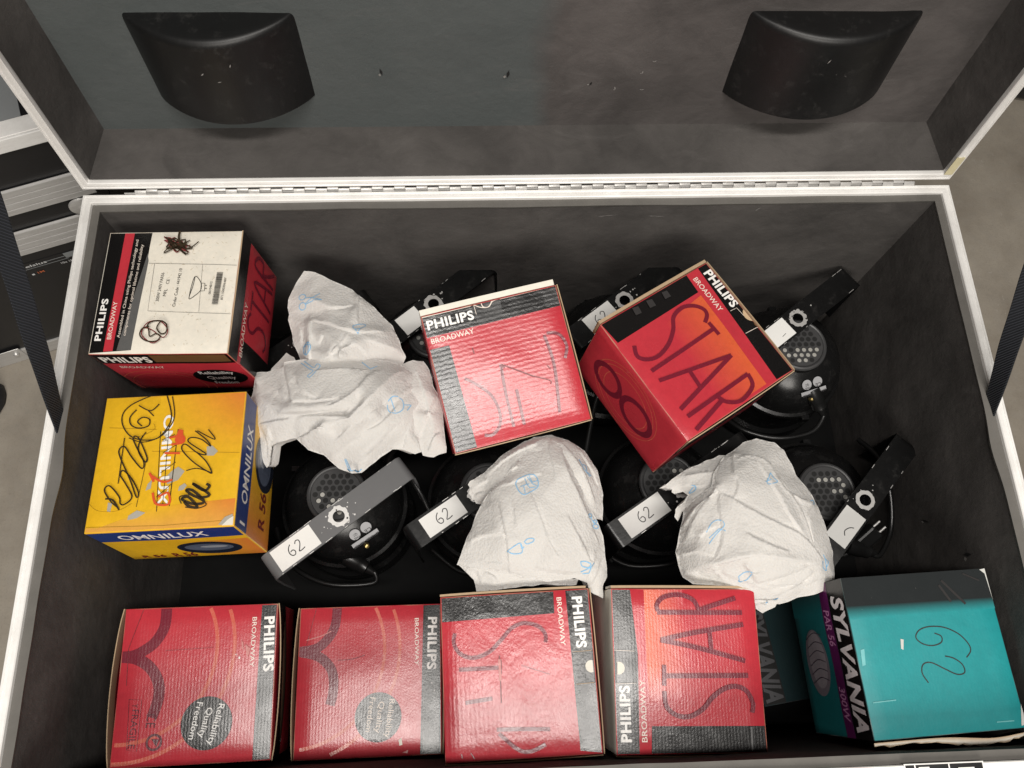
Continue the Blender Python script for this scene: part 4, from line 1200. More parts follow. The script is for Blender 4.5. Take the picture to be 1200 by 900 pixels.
   ('poly', 'ink', [(0.0, 0.0), (0.187, 0.0), (0.187, 0.044), (0.0, 0.044)]),
   ('text', 'SYLVANIA', (0.0187, 0.0359), (0.1795, 0.0359), 0.03, 'white2', 0.09, 0.25),
   ('poly', 'purple', [(0.0, 0.044), (0.187, 0.044), (0.187, 0.0668), (0.0, 0.0668)]),
   ('text', 'PAR 56', (0.0337, 0.0628), (0.0785, 0.0628), 0.015, 'pinktext', 0.03, 0.2),
   ('text', '300W', (0.1272, 0.0628), (0.1683, 0.0628), 0.015, 'pinktext', 0.03, 0.2),
   ('oval', 'silver', (0.0972, 0.1108), 0.042, 0.0328),
   ('oval', 'silver2', (0.0935, 0.1092), 0.036, 0.0252),
   ('stroke', 'silver3', 0.0012, [(0.0636, 0.0848), (0.0598, 0.1076), (0.0673, 0.1337)]),
   ('stroke', 'silver3', 0.0012, [(0.0748, 0.0848), (0.0711, 0.1076), (0.0785, 0.1337)]),
   ('stroke', 'silver3', 0.0012, [(0.086, 0.0848), (0.0823, 0.1076), (0.0898, 0.1337)]),
   ('stroke', 'silver3', 0.0012, [(0.0972, 0.0848), (0.0935, 0.1076), (0.101, 0.1337)]),
   ('stroke', 'silver3', 0.0012, [(0.1085, 0.0848), (0.1047, 0.1076), (0.1122, 0.1337)]),
   ('stroke', 'silver3', 0.0012, [(0.1197, 0.0848), (0.1159, 0.1076), (0.1234, 0.1337)])],
 },
}
TOWELS = {
 'fan': [
  ([(-.322,-.0644,-.105),(-.3047,-.0679,-.103),(-.2816,-.081,-.101),(-.2515,-.0981,-.101),(-.2176,-.1273,-.101),(-.1917,-.1551,-.103),(-.1807,-.1802,-.105),(-.1736,-.2004,-.109),(-.1776,-.2135,-.115),(-.2123,-.2224,-.105),(-.2543,-.2233,-.1),(-.2974,-.2212,-.103),(-.3218,-.2033,-.113),(-.3297,-.1824,-.111),(-.337,-.1577,-.113),(-.3423,-.1404,-.111),(-.3408,-.1321,-.109),(-.3449,-.1201,-.111),(-.3431,-.1098,-.107),(-.3376,-.0914,-.107)],
   [[(-.3039,-.1375,-.097),(-.3041,-.1705,-.085),(-.3029,-.1992,-.081),(-.3016,-.2227,-.089)],[(-.3114,-.1151,-.093),(-.2766,-.1337,-.085),(-.2453,-.1275,-.091)],[(-.3072,-.1471,-.089),(-.2779,-.162,-.079),(-.2513,-.1739,-.071),(-.2343,-.1763,-.075),(-.2038,-.1726,-.085)],[(-.2776,-.2151,-.071),(-.2646,-.2018,-.063),(-.2512,-.1777,-.071)],[(-.2723,-.2102,-.079),(-.2562,-.2049,-.065),(-.2397,-.1979,-.069),(-.2243,-.205,-.085)],[(-.2583,-.2018,-.077),(-.2592,-.2161,-.065),(-.2471,-.2142,-.075)],[(-.2397,-.1084,-.093),(-.2398,-.1364,-.085),(-.2356,-.162,-.081)],[(-.2234,-.1881,-.075),(-.2001,-.1932,-.087),(-.1835,-.1944,-.099)],[(-.2923,-.1893,-.087),(-.283,-.18,-.073)],[(-.3216,-.1522,-.099),(-.3161,-.1877,-.099)]],
   [(.0011,[(-.3157,-.1105),(-.3166,-.1131),(-.319,-.1146),(-.3221,-.1146),(-.3248,-.1129),(-.3259,-.1103),(-.325,-.1077),(-.3226,-.1061),(-.3195,-.1061),(-.3168,-.1078),(-.3157,-.1105)]),(.0011,[(-.315,-.1246),(-.3158,-.1276),(-.3182,-.1295),(-.3213,-.1294),(-.324,-.1275),(-.3251,-.1244),(-.3243,-.1213),(-.3219,-.1195),(-.3187,-.1195),(-.3161,-.1215),(-.315,-.1246)]),(.0011,[(-.316,-.1125),(-.3036,-.1147),(-.2918,-.119)]),(.0011,[(-.3155,-.1213),(-.3054,-.1147),(-.2949,-.1068)]),(.0011,[(-.3151,-.1226),(-.3034,-.1188),(-.2907,-.1194)]),(.0011,[(-.2432,-.1665),(-.234,-.162),(-.2269,-.1621),(-.2289,-.1668),(-.2366,-.1717),(-.242,-.1716),(-.2432,-.1665)]),(.0011,[(-.2338,-.1698),(-.2357,-.1795),(-.2402,-.1716)]),(.0012,[(-.3022,-.1936),(-.3032,-.1986),(-.3062,-.2016),(-.3101,-.2015),(-.3135,-.1983),(-.3149,-.1933),(-.314,-.1884),(-.311,-.1854),(-.307,-.1854),(-.3037,-.1886),(-.3022,-.1936)]),(.0012,[(-.3101,-.1838),(-.3121,-.1934),(-.3091,-.2031)]),(.0012,[(-.308,-.1846),(-.3047,-.1936),(-.3064,-.2024)]),(.0012,[(-.3155,-.1895),(-.3099,-.1877),(-.3027,-.1917)])]),
 ],
 'mass': [
  ([(-.3645,-.2109,-.121),(-.3443,-.1871,-.121),(-.3316,-.1965,-.115),(-.3208,-.2138,-.111),(-.3375,-.2326,-.111),(-.3604,-.2299,-.117)],
   [],
   []),
  ([(-.1774,-.2108,-.112),(-.1628,-.2053,-.11),(-.1482,-.2091,-.108),(-.1391,-.2229,-.108),(-.1337,-.2467,-.106),(-.1215,-.2683,-.11),(-.12,-.3013,-.112),(-.1175,-.3259,-.116),(-.1164,-.3394,-.12),(-.1346,-.3462,-.12),(-.1486,-.3429,-.12),(-.1582,-.3204,-.106),(-.175,-.2865,-.096),(-.1825,-.2492,-.096)],
   [[(-.1584,-.2247,-.102),(-.147,-.2582,-.094),(-.1386,-.2898,-.1),(-.1338,-.3211,-.106)],[(-.1551,-.3188,-.112),(-.1418,-.2947,-.096),(-.1298,-.264,-.1)],[(-.1412,-.3404,-.114),(-.1336,-.3216,-.104),(-.1235,-.3129,-.11)]],
   []),
  ([(-.3841,-.219,-.116),(-.3665,-.2189,-.11),(-.3415,-.2137,-.102),(-.3409,-.2095,-.098),(-.2955,-.208,-.09),(-.2596,-.2088,-.086),(-.2249,-.2107,-.09),(-.1936,-.2128,-.096),(-.1727,-.2206,-.102),(-.1551,-.2329,-.106),(-.1393,-.2471,-.11),(-.1482,-.282,-.112),(-.1536,-.3035,-.114),(-.1504,-.3385,-.12),(-.1592,-.3419,-.12),(-.1759,-.3364,-.112),(-.1901,-.3348,-.114),(-.2109,-.3488,-.116),(-.2321,-.3647,-.122),(-.2466,-.3647,-.126),(-.2639,-.3569,-.124),(-.2843,-.3399,-.118),(-.3047,-.3325,-.114),(-.3208,-.3176,-.108),(-.3472,-.3219,-.116),(-.3555,-.3236,-.122),(-.3618,-.3455,-.142),(-.3675,-.3487,-.146),(-.3704,-.3434,-.142),(-.3756,-.3222,-.132),(-.3809,-.2924,-.12),(-.3937,-.2759,-.124),(-.3951,-.2665,-.124),(-.387,-.2499,-.118)],
   [[(-.3405,-.2153,-.098),(-.331,-.2456,-.086),(-.3219,-.2761,-.076)],[(-.3219,-.2761,-.076),(-.2878,-.2785,-.068),(-.2531,-.276,-.062)],[(-.3357,-.2878,-.08),(-.3032,-.2909,-.064),(-.2754,-.2886,-.058),(-.2519,-.2805,-.056),(-.2299,-.2602,-.062),(-.221,-.2436,-.068),(-.2125,-.2311,-.08)],[(-.3406,-.2886,-.094),(-.3039,-.2927,-.084),(-.2755,-.2935,-.078),(-.2474,-.2925,-.072)],[(-.3098,-.2956,-.08),(-.2726,-.3016,-.064),(-.2413,-.306,-.058)],[(-.2413,-.306,-.058),(-.2666,-.3105,-.07),(-.2865,-.3153,-.07),(-.3183,-.3198,-.094)],[(-.3171,-.3188,-.104),(-.2904,-.3153,-.09),(-.2648,-.3153,-.08),(-.2427,-.3117,-.068)],[(-.2413,-.306,-.058),(-.2183,-.2842,-.056),(-.1995,-.2621,-.064),(-.1844,-.24,-.08),(-.177,-.2281,-.092)],[(-.2829,-.3378,-.11),(-.262,-.3271,-.086),(-.2422,-.3158,-.066),(-.2117,-.2972,-.06),(-.19,-.2722,-.072),(-.1714,-.2441,-.09)],[(-.2456,-.3581,-.118),(-.2219,-.3436,-.094),(-.1973,-.3222,-.084),(-.1705,-.2971,-.086),(-.1476,-.2667,-.102)],[(-.2547,-.2946,-.076),(-.2433,-.2939,-.068),(-.2302,-.2799,-.068)],[(-.2916,-.2316,-.076),(-.2492,-.2311,-.07),(-.2085,-.2335,-.076)],[(-.3198,-.2369,-.08),(-.306,-.2629,-.07),(-.288,-.2749,-.068)],[(-.2005,-.2851,-.076),(-.174,-.2685,-.084),(-.1581,-.2502,-.1)],[(-.228,-.3179,-.084),(-.2,-.3067,-.076),(-.1772,-.2764,-.082)],[(-.2727,-.3447,-.112),(-.2495,-.3323,-.094),(-.2281,-.3244,-.086)],[(-.3776,-.2554,-.108),(-.3595,-.271,-.096),(-.3384,-.2864,-.084)],[(-.3746,-.2944,-.114),(-.3514,-.2962,-.098),(-.3251,-.2956,-.088)],[(-.3714,-.3025,-.124),(-.3634,-.3174,-.124),(-.3657,-.3355,-.138)],[(-.3553,-.3187,-.12),(-.36,-.3008,-.106)],[(-.1761,-.3359,-.114),(-.1695,-.3158,-.096),(-.161,-.2942,-.096)],[(-.3845,-.2235,-.112),(-.3787,-.2403,-.108)],[(-.3463,-.2535,-.094),(-.3329,-.2714,-.086)]],
   [(.0011,[(-.3156,-.2143),(-.3008,-.228),(-.2954,-.2319),(-.302,-.2393),(-.2977,-.2412),(-.2869,-.2245),(-.2917,-.2198),(-.2956,-.2262),(-.3111,-.2118)]),(.0011,[(-.2307,-.2181),(-.218,-.2298),(-.2093,-.2243)]),(.0011,[(-.1924,-.2791),(-.1855,-.2718),(-.175,-.2739),(-.1731,-.2869),(-.1818,-.294),(-.1915,-.292),(-.1941,-.2827)]),(.0011,[(-.189,-.2755),(-.1835,-.2921)]),(.0011,[(-.1732,-.2814),(-.1628,-.2798),(-.1679,-.2889)]),(.0011,[(-.2542,-.3478),(-.2486,-.3638),(-.2417,-.3674),(-.2318,-.3607)]),(.0011,[(-.2525,-.3479),(-.247,-.3603)])]),
 ],
 'drape': [
  ([(-.099,-.4981,-.098),(-.1029,-.4956,-.096),(-.0681,-.494,-.086),(-.0258,-.5031,-.086),(.0111,-.5142,-.09),(.0512,-.5178,-.092),(.0489,-.5247,-.1),(.0114,-.5235,-.1),(-.0261,-.525,-.1),(-.0635,-.5291,-.104),(-.079,-.5284,-.106),(-.0819,-.5141,-.1)],
   [[(-.0895,-.5004,-.092),(-.079,-.5055,-.096),(-.0726,-.5185,-.098)],[(-.0683,-.5052,-.09),(-.0552,-.5121,-.09),(-.0501,-.522,-.096)]],
   []),
  ([(-.085,-.3854,-.097),(-.0654,-.3766,-.091),(-.0455,-.3576,-.087),(-.0198,-.341,-.087),(.003,-.3305,-.087),(.0259,-.3276,-.089),(.0481,-.3343,-.089),(.0699,-.3509,-.091),(.085,-.3772,-.091),(.091,-.4104,-.095),(.0886,-.4429,-.099),(.0684,-.4401,-.081),(.0414,-.4172,-.069),(.0148,-.3964,-.061),(-.0229,-.4027,-.065),(-.058,-.412,-.081),(-.0718,-.4155,-.105),(-.0774,-.4139,-.107),(-.0795,-.4101,-.103),(-.0828,-.4113,-.105),(-.0833,-.4053,-.103),(-.0865,-.4015,-.103),(-.0847,-.3944,-.101),(-.0874,-.3906,-.101)],
   [[(-.0656,-.3854,-.087),(-.0432,-.3673,-.077),(-.0209,-.3539,-.071),(.0012,-.3457,-.067),(.0135,-.3354,-.079)],[(.0354,-.3386,-.075),(.0526,-.3626,-.067),(.0646,-.3858,-.065),(.0779,-.4213,-.081)],[(.0606,-.3476,-.081),(.0728,-.3736,-.081),(.0845,-.4003,-.089)],[(-.0769,-.3945,-.095),(-.0602,-.3893,-.083)],[(-.0799,-.4044,-.101),(-.066,-.4013,-.091)]],
   [(.0011,[(.0593,-.3664),(.0622,-.3736),(.0666,-.3828),(.0719,-.3852),(.0751,-.388)]),(.0012,[(.0639,-.3731),(.0684,-.3752),(.0688,-.3828)]),(.0011,[(.0666,-.3828),(.073,-.3894)])]),
  ([(.0191,-.3335,-.078),(.0294,-.3413,-.072),(.0372,-.3472,-.07),(.0513,-.3824,-.066),(.0636,-.4145,-.072),(.0791,-.448,-.084),(.0862,-.4631,-.092),(.0879,-.4841,-.096),(.0908,-.5049,-.1),(.0892,-.515,-.104),(.0854,-.5226,-.106),(.083,-.541,-.11),(.0717,-.5366,-.106),(.0666,-.5325,-.106),(.0625,-.5229,-.096),(.0454,-.518,-.088),(.016,-.521,-.088),(-.0105,-.5178,-.086),(-.0368,-.5097,-.082),(-.0683,-.5033,-.084),(-.1032,-.4963,-.09),(-.0971,-.4797,-.088),(-.091,-.4669,-.086),(-.0775,-.4323,-.086),(-.0662,-.4129,-.082),(-.055,-.3993,-.076),(-.0384,-.3869,-.072),(-.0314,-.3769,-.068),(-.01,-.3545,-.07),(.0045,-.3415,-.072)],
   [[(.0182,-.341,-.07),(.0212,-.3702,-.056),(.0246,-.3992,-.05)],[(.0365,-.3539,-.066),(.0417,-.3828,-.052),(.0538,-.4122,-.056),(.0669,-.4421,-.07),(.0802,-.4746,-.086)],[(-.0478,-.422,-.06),(-.0435,-.4498,-.054),(-.039,-.4757,-.056),(-.0381,-.4949,-.066),(-.0364,-.5094,-.078)],[(-.0296,-.4291,-.054),(-.0293,-.4558,-.052)],[(-.0125,-.3973,-.054),(-.0011,-.4315,-.046),(.0105,-.4677,-.05),(.0254,-.4976,-.06)],[(-.0552,-.4039,-.068),(-.0231,-.3965,-.056),(.0094,-.3869,-.054)],[(-.0861,-.468,-.08),(-.0621,-.463,-.066),(-.0413,-.4652,-.056)],[(.0385,-.4416,-.054),(.0508,-.4673,-.06),(.0641,-.4917,-.074),(.0714,-.5158,-.092)],[(.0617,-.5231,-.094),(.0695,-.5015,-.08),(.0765,-.4854,-.084)],[(.0674,-.5255,-.098),(.0755,-.5109,-.09),(.0825,-.4948,-.094)],[(-.0681,-.495,-.078),(-.042,-.4994,-.07)],[(-.0054,-.5052,-.074),(.0261,-.511,-.076),(.0535,-.512,-.086)],[(-.0303,-.3807,-.064),(-.022,-.3754,-.064)]],
   [(.0012,[(-.0257,-.399),(-.0223,-.3944),(-.0112,-.3897),(-.003,-.3894),(.0022,-.3956),(.0023,-.4053),(-.0025,-.4098),(-.0149,-.4158),(-.0215,-.4115),(-.0253,-.4031),(-.0257,-.399)]),(.001,[(-.0141,-.3938),(-.0117,-.4021),(-.0086,-.4069),(-.001,-.4066)]),(.001,[(-.0107,-.3925),(-.0041,-.4023),(.0013,-.4053)]),(.001,[(-.0159,-.4048),(-.0143,-.4144)]),(.001,[(-.0199,-.4047),(-.0084,-.4014)]),(.001,[(-.0085,-.3903),(-.0048,-.3996),(.0021,-.3978)]),(.0011,[(-.0394,-.4853),(-.0293,-.4788),(-.0226,-.4764),(-.0203,-.4838),(-.0225,-.4877),(-.0323,-.4882),(-.0394,-.4853)]),(.0011,[(-.0226,-.4764),(-.0215,-.4825),(-.018,-.4807)]),(.0011,[(-.0178,-.4747),(-.0131,-.4714),(-.006,-.4716),(-.0072,-.475),(-.0147,-.4774),(-.0178,-.4747)]),(.0011,[(.0719,-.4408),(.0714,-.4422),(.0703,-.4431),(.069,-.443),(.0679,-.4421),(.0676,-.4407),(.0681,-.4393),(.0693,-.4384),(.0706,-.4384),(.0716,-.4394),(.0719,-.4408)]),(.0011,[(.0808,-.4537),(.0799,-.4552),(.078,-.4562),(.0757,-.4561),(.0738,-.4551),(.0732,-.4535),(.0741,-.4519),(.076,-.451),(.0783,-.4511),(.0802,-.4521),(.0808,-.4537)]),(.0011,[(.0707,-.4435),(.075,-.4508)]),(.0011,[(.0788,-.4475),(.0783,-.4486),(.0772,-.4492),(.0758,-.4492),(.0748,-.4485),(.0745,-.4473),(.075,-.4462),(.0761,-.4456),(.0774,-.4456),(.0784,-.4463),(.0788,-.4475)]),(.0012,[(.0531,-.4991),(.0598,-.4987),(.0667,-.5021),(.0633,-.5058),(.0555,-.5038),(.0531,-.4991)]),(.0012,[(.0537,-.5107),(.0605,-.5083),(.0673,-.5052),(.0716,-.4996)]),(.0011,[(.0562,-.5126),(.0642,-.5123),(.0672,-.506)])]),
 ],
 'bundle': [
  ([(.2343,-.5318,-.1),(.2509,-.538,-.096),(.2762,-.5514,-.094),(.3066,-.5525,-.092),(.3023,-.5607,-.098),(.2864,-.5675,-.104),(.2785,-.5607,-.102),(.2763,-.5546,-.098),(.2513,-.5437,-.1)],
   [[(.2777,-.5532,-.094),(.2923,-.5588,-.096)]],
   []),
  ([(.1863,-.3904,-.099),(.2122,-.3762,-.091),(.2515,-.3625,-.087),(.2689,-.3638,-.081),(.249,-.3943,-.065),(.2355,-.4128,-.065),(.2117,-.4276,-.081),(.1958,-.4353,-.097),(.1901,-.4454,-.107),(.1857,-.4392,-.105),(.1876,-.4305,-.101),(.197,-.4239,-.097),(.2063,-.413,-.099),(.2006,-.4077,-.105),(.1892,-.4093,-.107),(.1856,-.4069,-.107),(.1854,-.4035,-.101),(.1684,-.4006,-.105),(.1781,-.3959,-.103)],
   [[(.2029,-.3873,-.089),(.2272,-.3865,-.079),(.2481,-.3852,-.071)],[(.1956,-.4008,-.097),(.2121,-.4035,-.087),(.2314,-.4067,-.075)],[(.2082,-.4174,-.093),(.227,-.4123,-.075)]],
   [(.0011,[(.2086,-.4019),(.214,-.4051),(.2116,-.4096),(.2065,-.4106),(.2123,-.4032)])]),
  ([(.2718,-.3551,-.087),(.2848,-.3451,-.087),(.3044,-.3406,-.085),(.327,-.3464,-.085),(.3409,-.3573,-.087),(.3519,-.3918,-.087),(.3657,-.4119,-.089),(.3778,-.4374,-.093),(.3851,-.4671,-.097),(.39,-.4927,-.101),(.3884,-.5391,-.111),(.3743,-.5417,-.109),(.334,-.5494,-.105),(.3098,-.557,-.103),(.2939,-.5551,-.099),(.279,-.5512,-.097),(.2507,-.5415,-.097),(.234,-.5319,-.099),(.2003,-.5275,-.103),(.1887,-.519,-.105),(.1846,-.5044,-.105),(.1827,-.4867,-.105),(.1875,-.4682,-.101),(.1931,-.45,-.099),(.1977,-.4316,-.097),(.2125,-.42,-.081),(.2297,-.408,-.069),(.2357,-.3892,-.069),(.2525,-.3678,-.079)],
   [[(.2333,-.391,-.061),(.2316,-.4116,-.053),(.2511,-.4296,-.049),(.2774,-.4471,-.047),(.3051,-.462,-.049),(.3358,-.4763,-.059),(.3523,-.4889,-.069),(.3681,-.5034,-.085)],[(.2653,-.3649,-.069),(.2568,-.3931,-.055),(.2601,-.4073,-.051),(.2511,-.4296,-.049)],[(.2932,-.3744,-.065),(.3062,-.4137,-.053),(.3246,-.4586,-.051),(.3445,-.4821,-.065)],[(.2652,-.3702,-.071),(.2879,-.3674,-.069),(.3089,-.3762,-.067),(.3152,-.397,-.061),(.3305,-.42,-.061),(.367,-.4323,-.083)],[(.2327,-.4131,-.055),(.2061,-.4417,-.065),(.1956,-.4643,-.081),(.1904,-.4769,-.093)],[(.2351,-.4178,-.059),(.2321,-.448,-.055),(.2322,-.4768,-.055),(.2219,-.5004,-.061)],[(.3199,-.4,-.065),(.3429,-.4456,-.065),(.354,-.4884,-.073)],[(.3655,-.4323,-.079),(.35,-.4528,-.067),(.3537,-.4851,-.071)],[(.1985,-.5113,-.081),(.2153,-.5108,-.061),(.2383,-.5058,-.051),(.2626,-.5018,-.047),(.2994,-.5048,-.051),(.3329,-.5086,-.065),(.3619,-.5089,-.083)],[(.2251,-.5167,-.073),(.2444,-.5303,-.083),(.2775,-.5482,-.091)],[(.2163,-.511,-.065),(.2295,-.5232,-.079)],[(.2546,-.5087,-.059),(.2673,-.5224,-.065),(.2769,-.5325,-.071),(.3025,-.5265,-.069),(.3347,-.5165,-.073),(.3609,-.5107,-.083)],[(.2585,-.5111,-.055),(.2669,-.5209,-.063),(.2826,-.5198,-.061)],[(.2786,-.5337,-.077),(.3053,-.5359,-.081),(.3379,-.5343,-.089),(.3731,-.5254,-.099)],[(.2997,-.5471,-.091),(.3287,-.5362,-.085),(.3528,-.5194,-.083)],[(.1868,-.5147,-.095),(.2026,-.5163,-.085),(.2203,-.5222,-.085)],[(.2315,-.5188,-.071),(.262,-.531,-.081),(.2909,-.5388,-.083)],[(.3733,-.5046,-.091),(.3826,-.5291,-.101)],[(.1917,-.4554,-.089),(.2008,-.44,-.073),(.2266,-.4205,-.063)],[(.2066,-.4741,-.067),(.2131,-.4681,-.061),(.2267,-.4623,-.055)],[(.1883,-.4918,-.091),(.202,-.4914,-.071),(.2203,-.4986,-.061)],[(.2595,-.4718,-.047),(.2863,-.4867,-.047),(.3172,-.4968,-.057)]],
   [(.0011,[(.3068,-.3942),(.3095,-.402),(.3134,-.4071),(.2989,-.4093),(.3068,-.3942)]),(.0011,[(.2974,-.4066),(.3054,-.4038)]),(.0011,[(.3627,-.4282),(.3687,-.4265),(.3689,-.4322),(.3638,-.4332)]),(.0012,[(.37,-.498),(.3734,-.5042),(.375,-.5169),(.3693,-.5131),(.3687,-.5059)]),(.0012,[(.373,-.5024),(.3783,-.5062),(.3748,-.5133)]),(.001,[(.2142,-.4686),(.2211,-.4578),(.2308,-.4544),(.2355,-.4619),(.2249,-.4726),(.2162,-.4833)]),(.001,[(.2171,-.476),(.2295,-.4654),(.2364,-.4693)]),(.001,[(.2517,-.5237),(.2597,-.5187),(.2668,-.5207),(.2622,-.5276),(.2546,-.5291),(.2517,-.5237)]),(.0011,[(.2874,-.5557),(.2951,-.5532),(.3065,-.55)])]),
 ],
}


# ------------------------------------------------------------------ the setting
FLOOR = -.60
mb = MB()
mb.add([(-6, -6, FLOOR), (6, -6, FLOOR), (6, 6, FLOOR), (-6, 6, FLOOR)], [(0, 1, 2, 3)])
fl = mb.build('floor', M['concrete'])
fl['kind'] = 'structure'

# ------------------------------------------------------------------ the flight case
CW, CD, CH = .60, .750, .450          # half width, depth, inner height
RIM, LIN = .0125, .0215                # aluminium rim width, inner face of the foam
case = thing('flight_case', 'large open black flight case with aluminium rims, grey foam lining and raised lid', 'flight case', (0, -CD / 2, FLOOR))
case.location = (0, 0, 0)


def ring_band(mb, x0, x1, y0, y1, prof, mi=0):
    """mitred frame round a rectangle; profile in (inward, up)"""
    cs = [((x0, y0), (1, 1)), ((x1, y0), (-1, 1)), ((x1, y1), (-1, -1)), ((x0, y1), (1, -1))]
    path = [((x, y, 0), (ix, iy, 0), (0, 0, 1)) for (x, y), (ix, iy) in cs]
    mb.prism(prof, path, mi, closed=True)


RIDGED = [(0, -.03), (0, .0), (.0008, .0010), (.0030, .0010), (.0036, .0002), (.0066, .0002), (.0072, .0012), (.0115, .0012), (.0125, .0), (.0125, -.012), (.0015, -.012), (.0015, -.03)]
mb = MB()
ring_band(mb, -CW, CW, -CD, 0, RIDGED)
rim = mb.build('rim', M['alu'], case)
# shell: four walls and base, laminated outside
mb = MB()
ring_band(mb, -CW + .0015, CW - .0015, -CD + .0015, -.0015, [(.0002, -.0302), (.0002, -.0125), (.011, -.0125), (.011, -CH - .012), (.0, -CH - .012), (.0, -.0302)])
mb.box((-CW + .003, -CD + .003, -CH - .030), (CW - .003, -.003, -CH - .0125))
mb.build('shell', M['ply'], case)
for sx in (-1, 1):
    for y in (-.09, -CD + .09):
        mb = MB()
        mt = Matrix.Translation((sx * .50, y, FLOOR + .048)) @ Matrix.Rotation(PI / 2, 4, 'Y')
        mb.lathe([(.001, -.016), (.044, -.016), (.048, -.012), (.048, .012), (.044, .016), (.001, .016)], 0, 32, mt)
        mb.box((sx * .50 - .045, y - .045, -CH - .036), (sx * .50 + .045, y + .045, -CH - .0302), 1)
        for q in (-.022, .022):
            mb.box((sx * .50 + q - .002, y - .02, FLOOR + .04), (sx * .50 + q + .002, y + .02, -CH - .0362), 1)
        mb.build('castor', [M['rubber'], M['hinge']], case, smooth=40)


def rumpled(mb, o, a, b, na, nb, amp, seed, mi=0, edge_pin=True):
    """foam sheet from corner o along vectors a and b, gently uneven"""
    o, a, b = Vector(o), Vector(a), Vector(b)
    nrm = a.cross(b).normalized()
    vs = []
    for j in range(nb + 1):
        for i in range(na + 1):
            u, v = i / na, j / nb
            p = o + a * u + b * v
            k = min(1, 8 * u, 8 * (1 - u), 8 * v, 8 * (1 - v)) if edge_pin else 1
            h = noise.noise(p * 7 + Vector((seed, 0, 0))) + .5 * noise.noise(p * 19 + Vector((0, seed, 0)))
            vs.append(p + nrm * (amp * h * k))
    fs = [(j * (na + 1) + i, j * (na + 1) + i + 1, (j + 1) * (na + 1) + i + 1, (j + 1) * (na + 1) + i) for j in range(nb) for i in range(na)]
    mb.add(vs, fs, mi)


def foam_cuts(mb, spots, frame, mi, wound_mi):
    """small slits and dents cut in a foam face: frame = (origin, ex, ey, normal)"""
    o, ex, ey, n = frame
    for (x, y, l, wd, ang) in spots:
        d = ex * math.cos(ang) + ey * math.sin(ang)
        s_ = d.cross(n)
        c = o + ex * x + ey * y + n * .0009
        mb.add([c - d * l / 2, c + s_ * wd / 2, c + d * l / 2, c - s_ * wd / 2], [(0, 1, 2, 3)], mi)
        c2 = c - d * l * .38 + s_ * wd * .9 - n * .0001
        mb.add([c2 - d * l * .2, c2 + s_ * wd * .5, c2 + d * l * .22, c2 - s_ * wd * .5], [(0, 1, 2, 3)], wound_mi)


IX, IY0, IY1, IZ = CW - LIN, -CD + LIN, -LIN, -CH
mb = MB()
T0 = -.0045
rumpled(mb, (-IX, IY1, IZ), (2 * IX, 0, 0), (0, 0, T0 - .006 - IZ), 60, 24, .0022, 3)          # back
rumpled(mb, (-IX, IY0, IZ), (0, IY1 - IY0, 0), (0, 0, T0 - .006 - IZ), 40, 24, .0022, 5)       # left
rumpled(mb, (IX, IY1, IZ), (0, IY0 - IY1, 0), (0, 0, T0 - .006 - IZ), 40, 24, .0022, 7)        # right
rumpled(mb, (IX, IY0, IZ), (-2 * IX, 0, 0), (0, 0, T0 - .006 - IZ), 40, 24, .0022, 9)          # front
rumpled(mb, (-IX, IY0, IZ), (2 * IX, 0, 0), (0, IY1 - IY0, 0), 20, 20, .001, 11, mi=3)        # floor, shade painted in as black
foam_cuts(mb, [(.50, -.115, .018, .006, 1.5), (.60, -.165, .016, .004, 1.6), (.66, -.05, .014, .003, 1.7), (.44, -.2, .02, .003, 1.2)], (Vector((IX, 0, 0)), Vector((0, -1, 0)), Vector((0, 0, 1)), Vector((-1, 0, 0))), 1, 2)
foam_cuts(mb, [(.12, -.032, .03, .0014, .1), (.19, -.036, .025, .0016, -.2), (.33, -.02, .010, .002, .8)], (Vector((0, IY1, 0)), Vector((1, 0, 0)), Vector((0, 0, 1)), Vector((0, -1, 0))), 2, 2)
lin = mb.build('foam_lining', [M['foam'], M['hole'], M['dust'], M['floorshade']], case, smooth='all')
mb = MB()
# cut top edge of the foam, a little wavy, just inside the aluminium
nseg = 80
cs = [(-IX, IY0), (IX, IY0), (IX, IY1), (-IX, IY1)]
co = [(-CW + .0127, -CD + .0127), (CW - .0127, -CD + .0127), (CW - .0127, -.0127), (-CW + .0127, -.0127)]
vs, fs = [], []
for q in range(4):
    for i in range(nseg):
        t = i / nseg
        pi_ = Vector(cs[q]).lerp(Vector(cs[(q + 1) % 4]), t)
        po = Vector(co[q]).lerp(Vector(co[(q + 1) % 4]), t)
        k = min(1, t * 10, (1 - t) * 10)
        d = (pi_ - po).normalized()
        if q in (1, 3):        # the foam is pushed in beside each strap
            y = pi_.y
            pi_ = pi_ + d * .004 * math.exp(-((y + .385) / .035) ** 2)
        pi_ = pi_ + d * (.0024 + k * .0010 * noise.noise(Vector((pi_.x * 14, pi_.y * 14, q))))
        z = T0 + .001 * noise.noise(Vector((po.x * 11, po.y * 11, 4)))
        vs += [(po.x, po.y, z), (pi_.x, pi_.y, z), (pi_.x - d.x * .002, pi_.y - d.y * .002, z - .006)]
n = len(vs) // 3
for i in range(n):
    j = (i + 1) % n
    fs += [(3 * i, 3 * j, 3 * j + 1, 3 * i + 1), (3 * i + 1, 3 * j + 1, 3 * j + 2, 3 * i + 2)]
mb.add(vs, fs, 0)
mb.build('foam_top_edge', M['lip'], case)
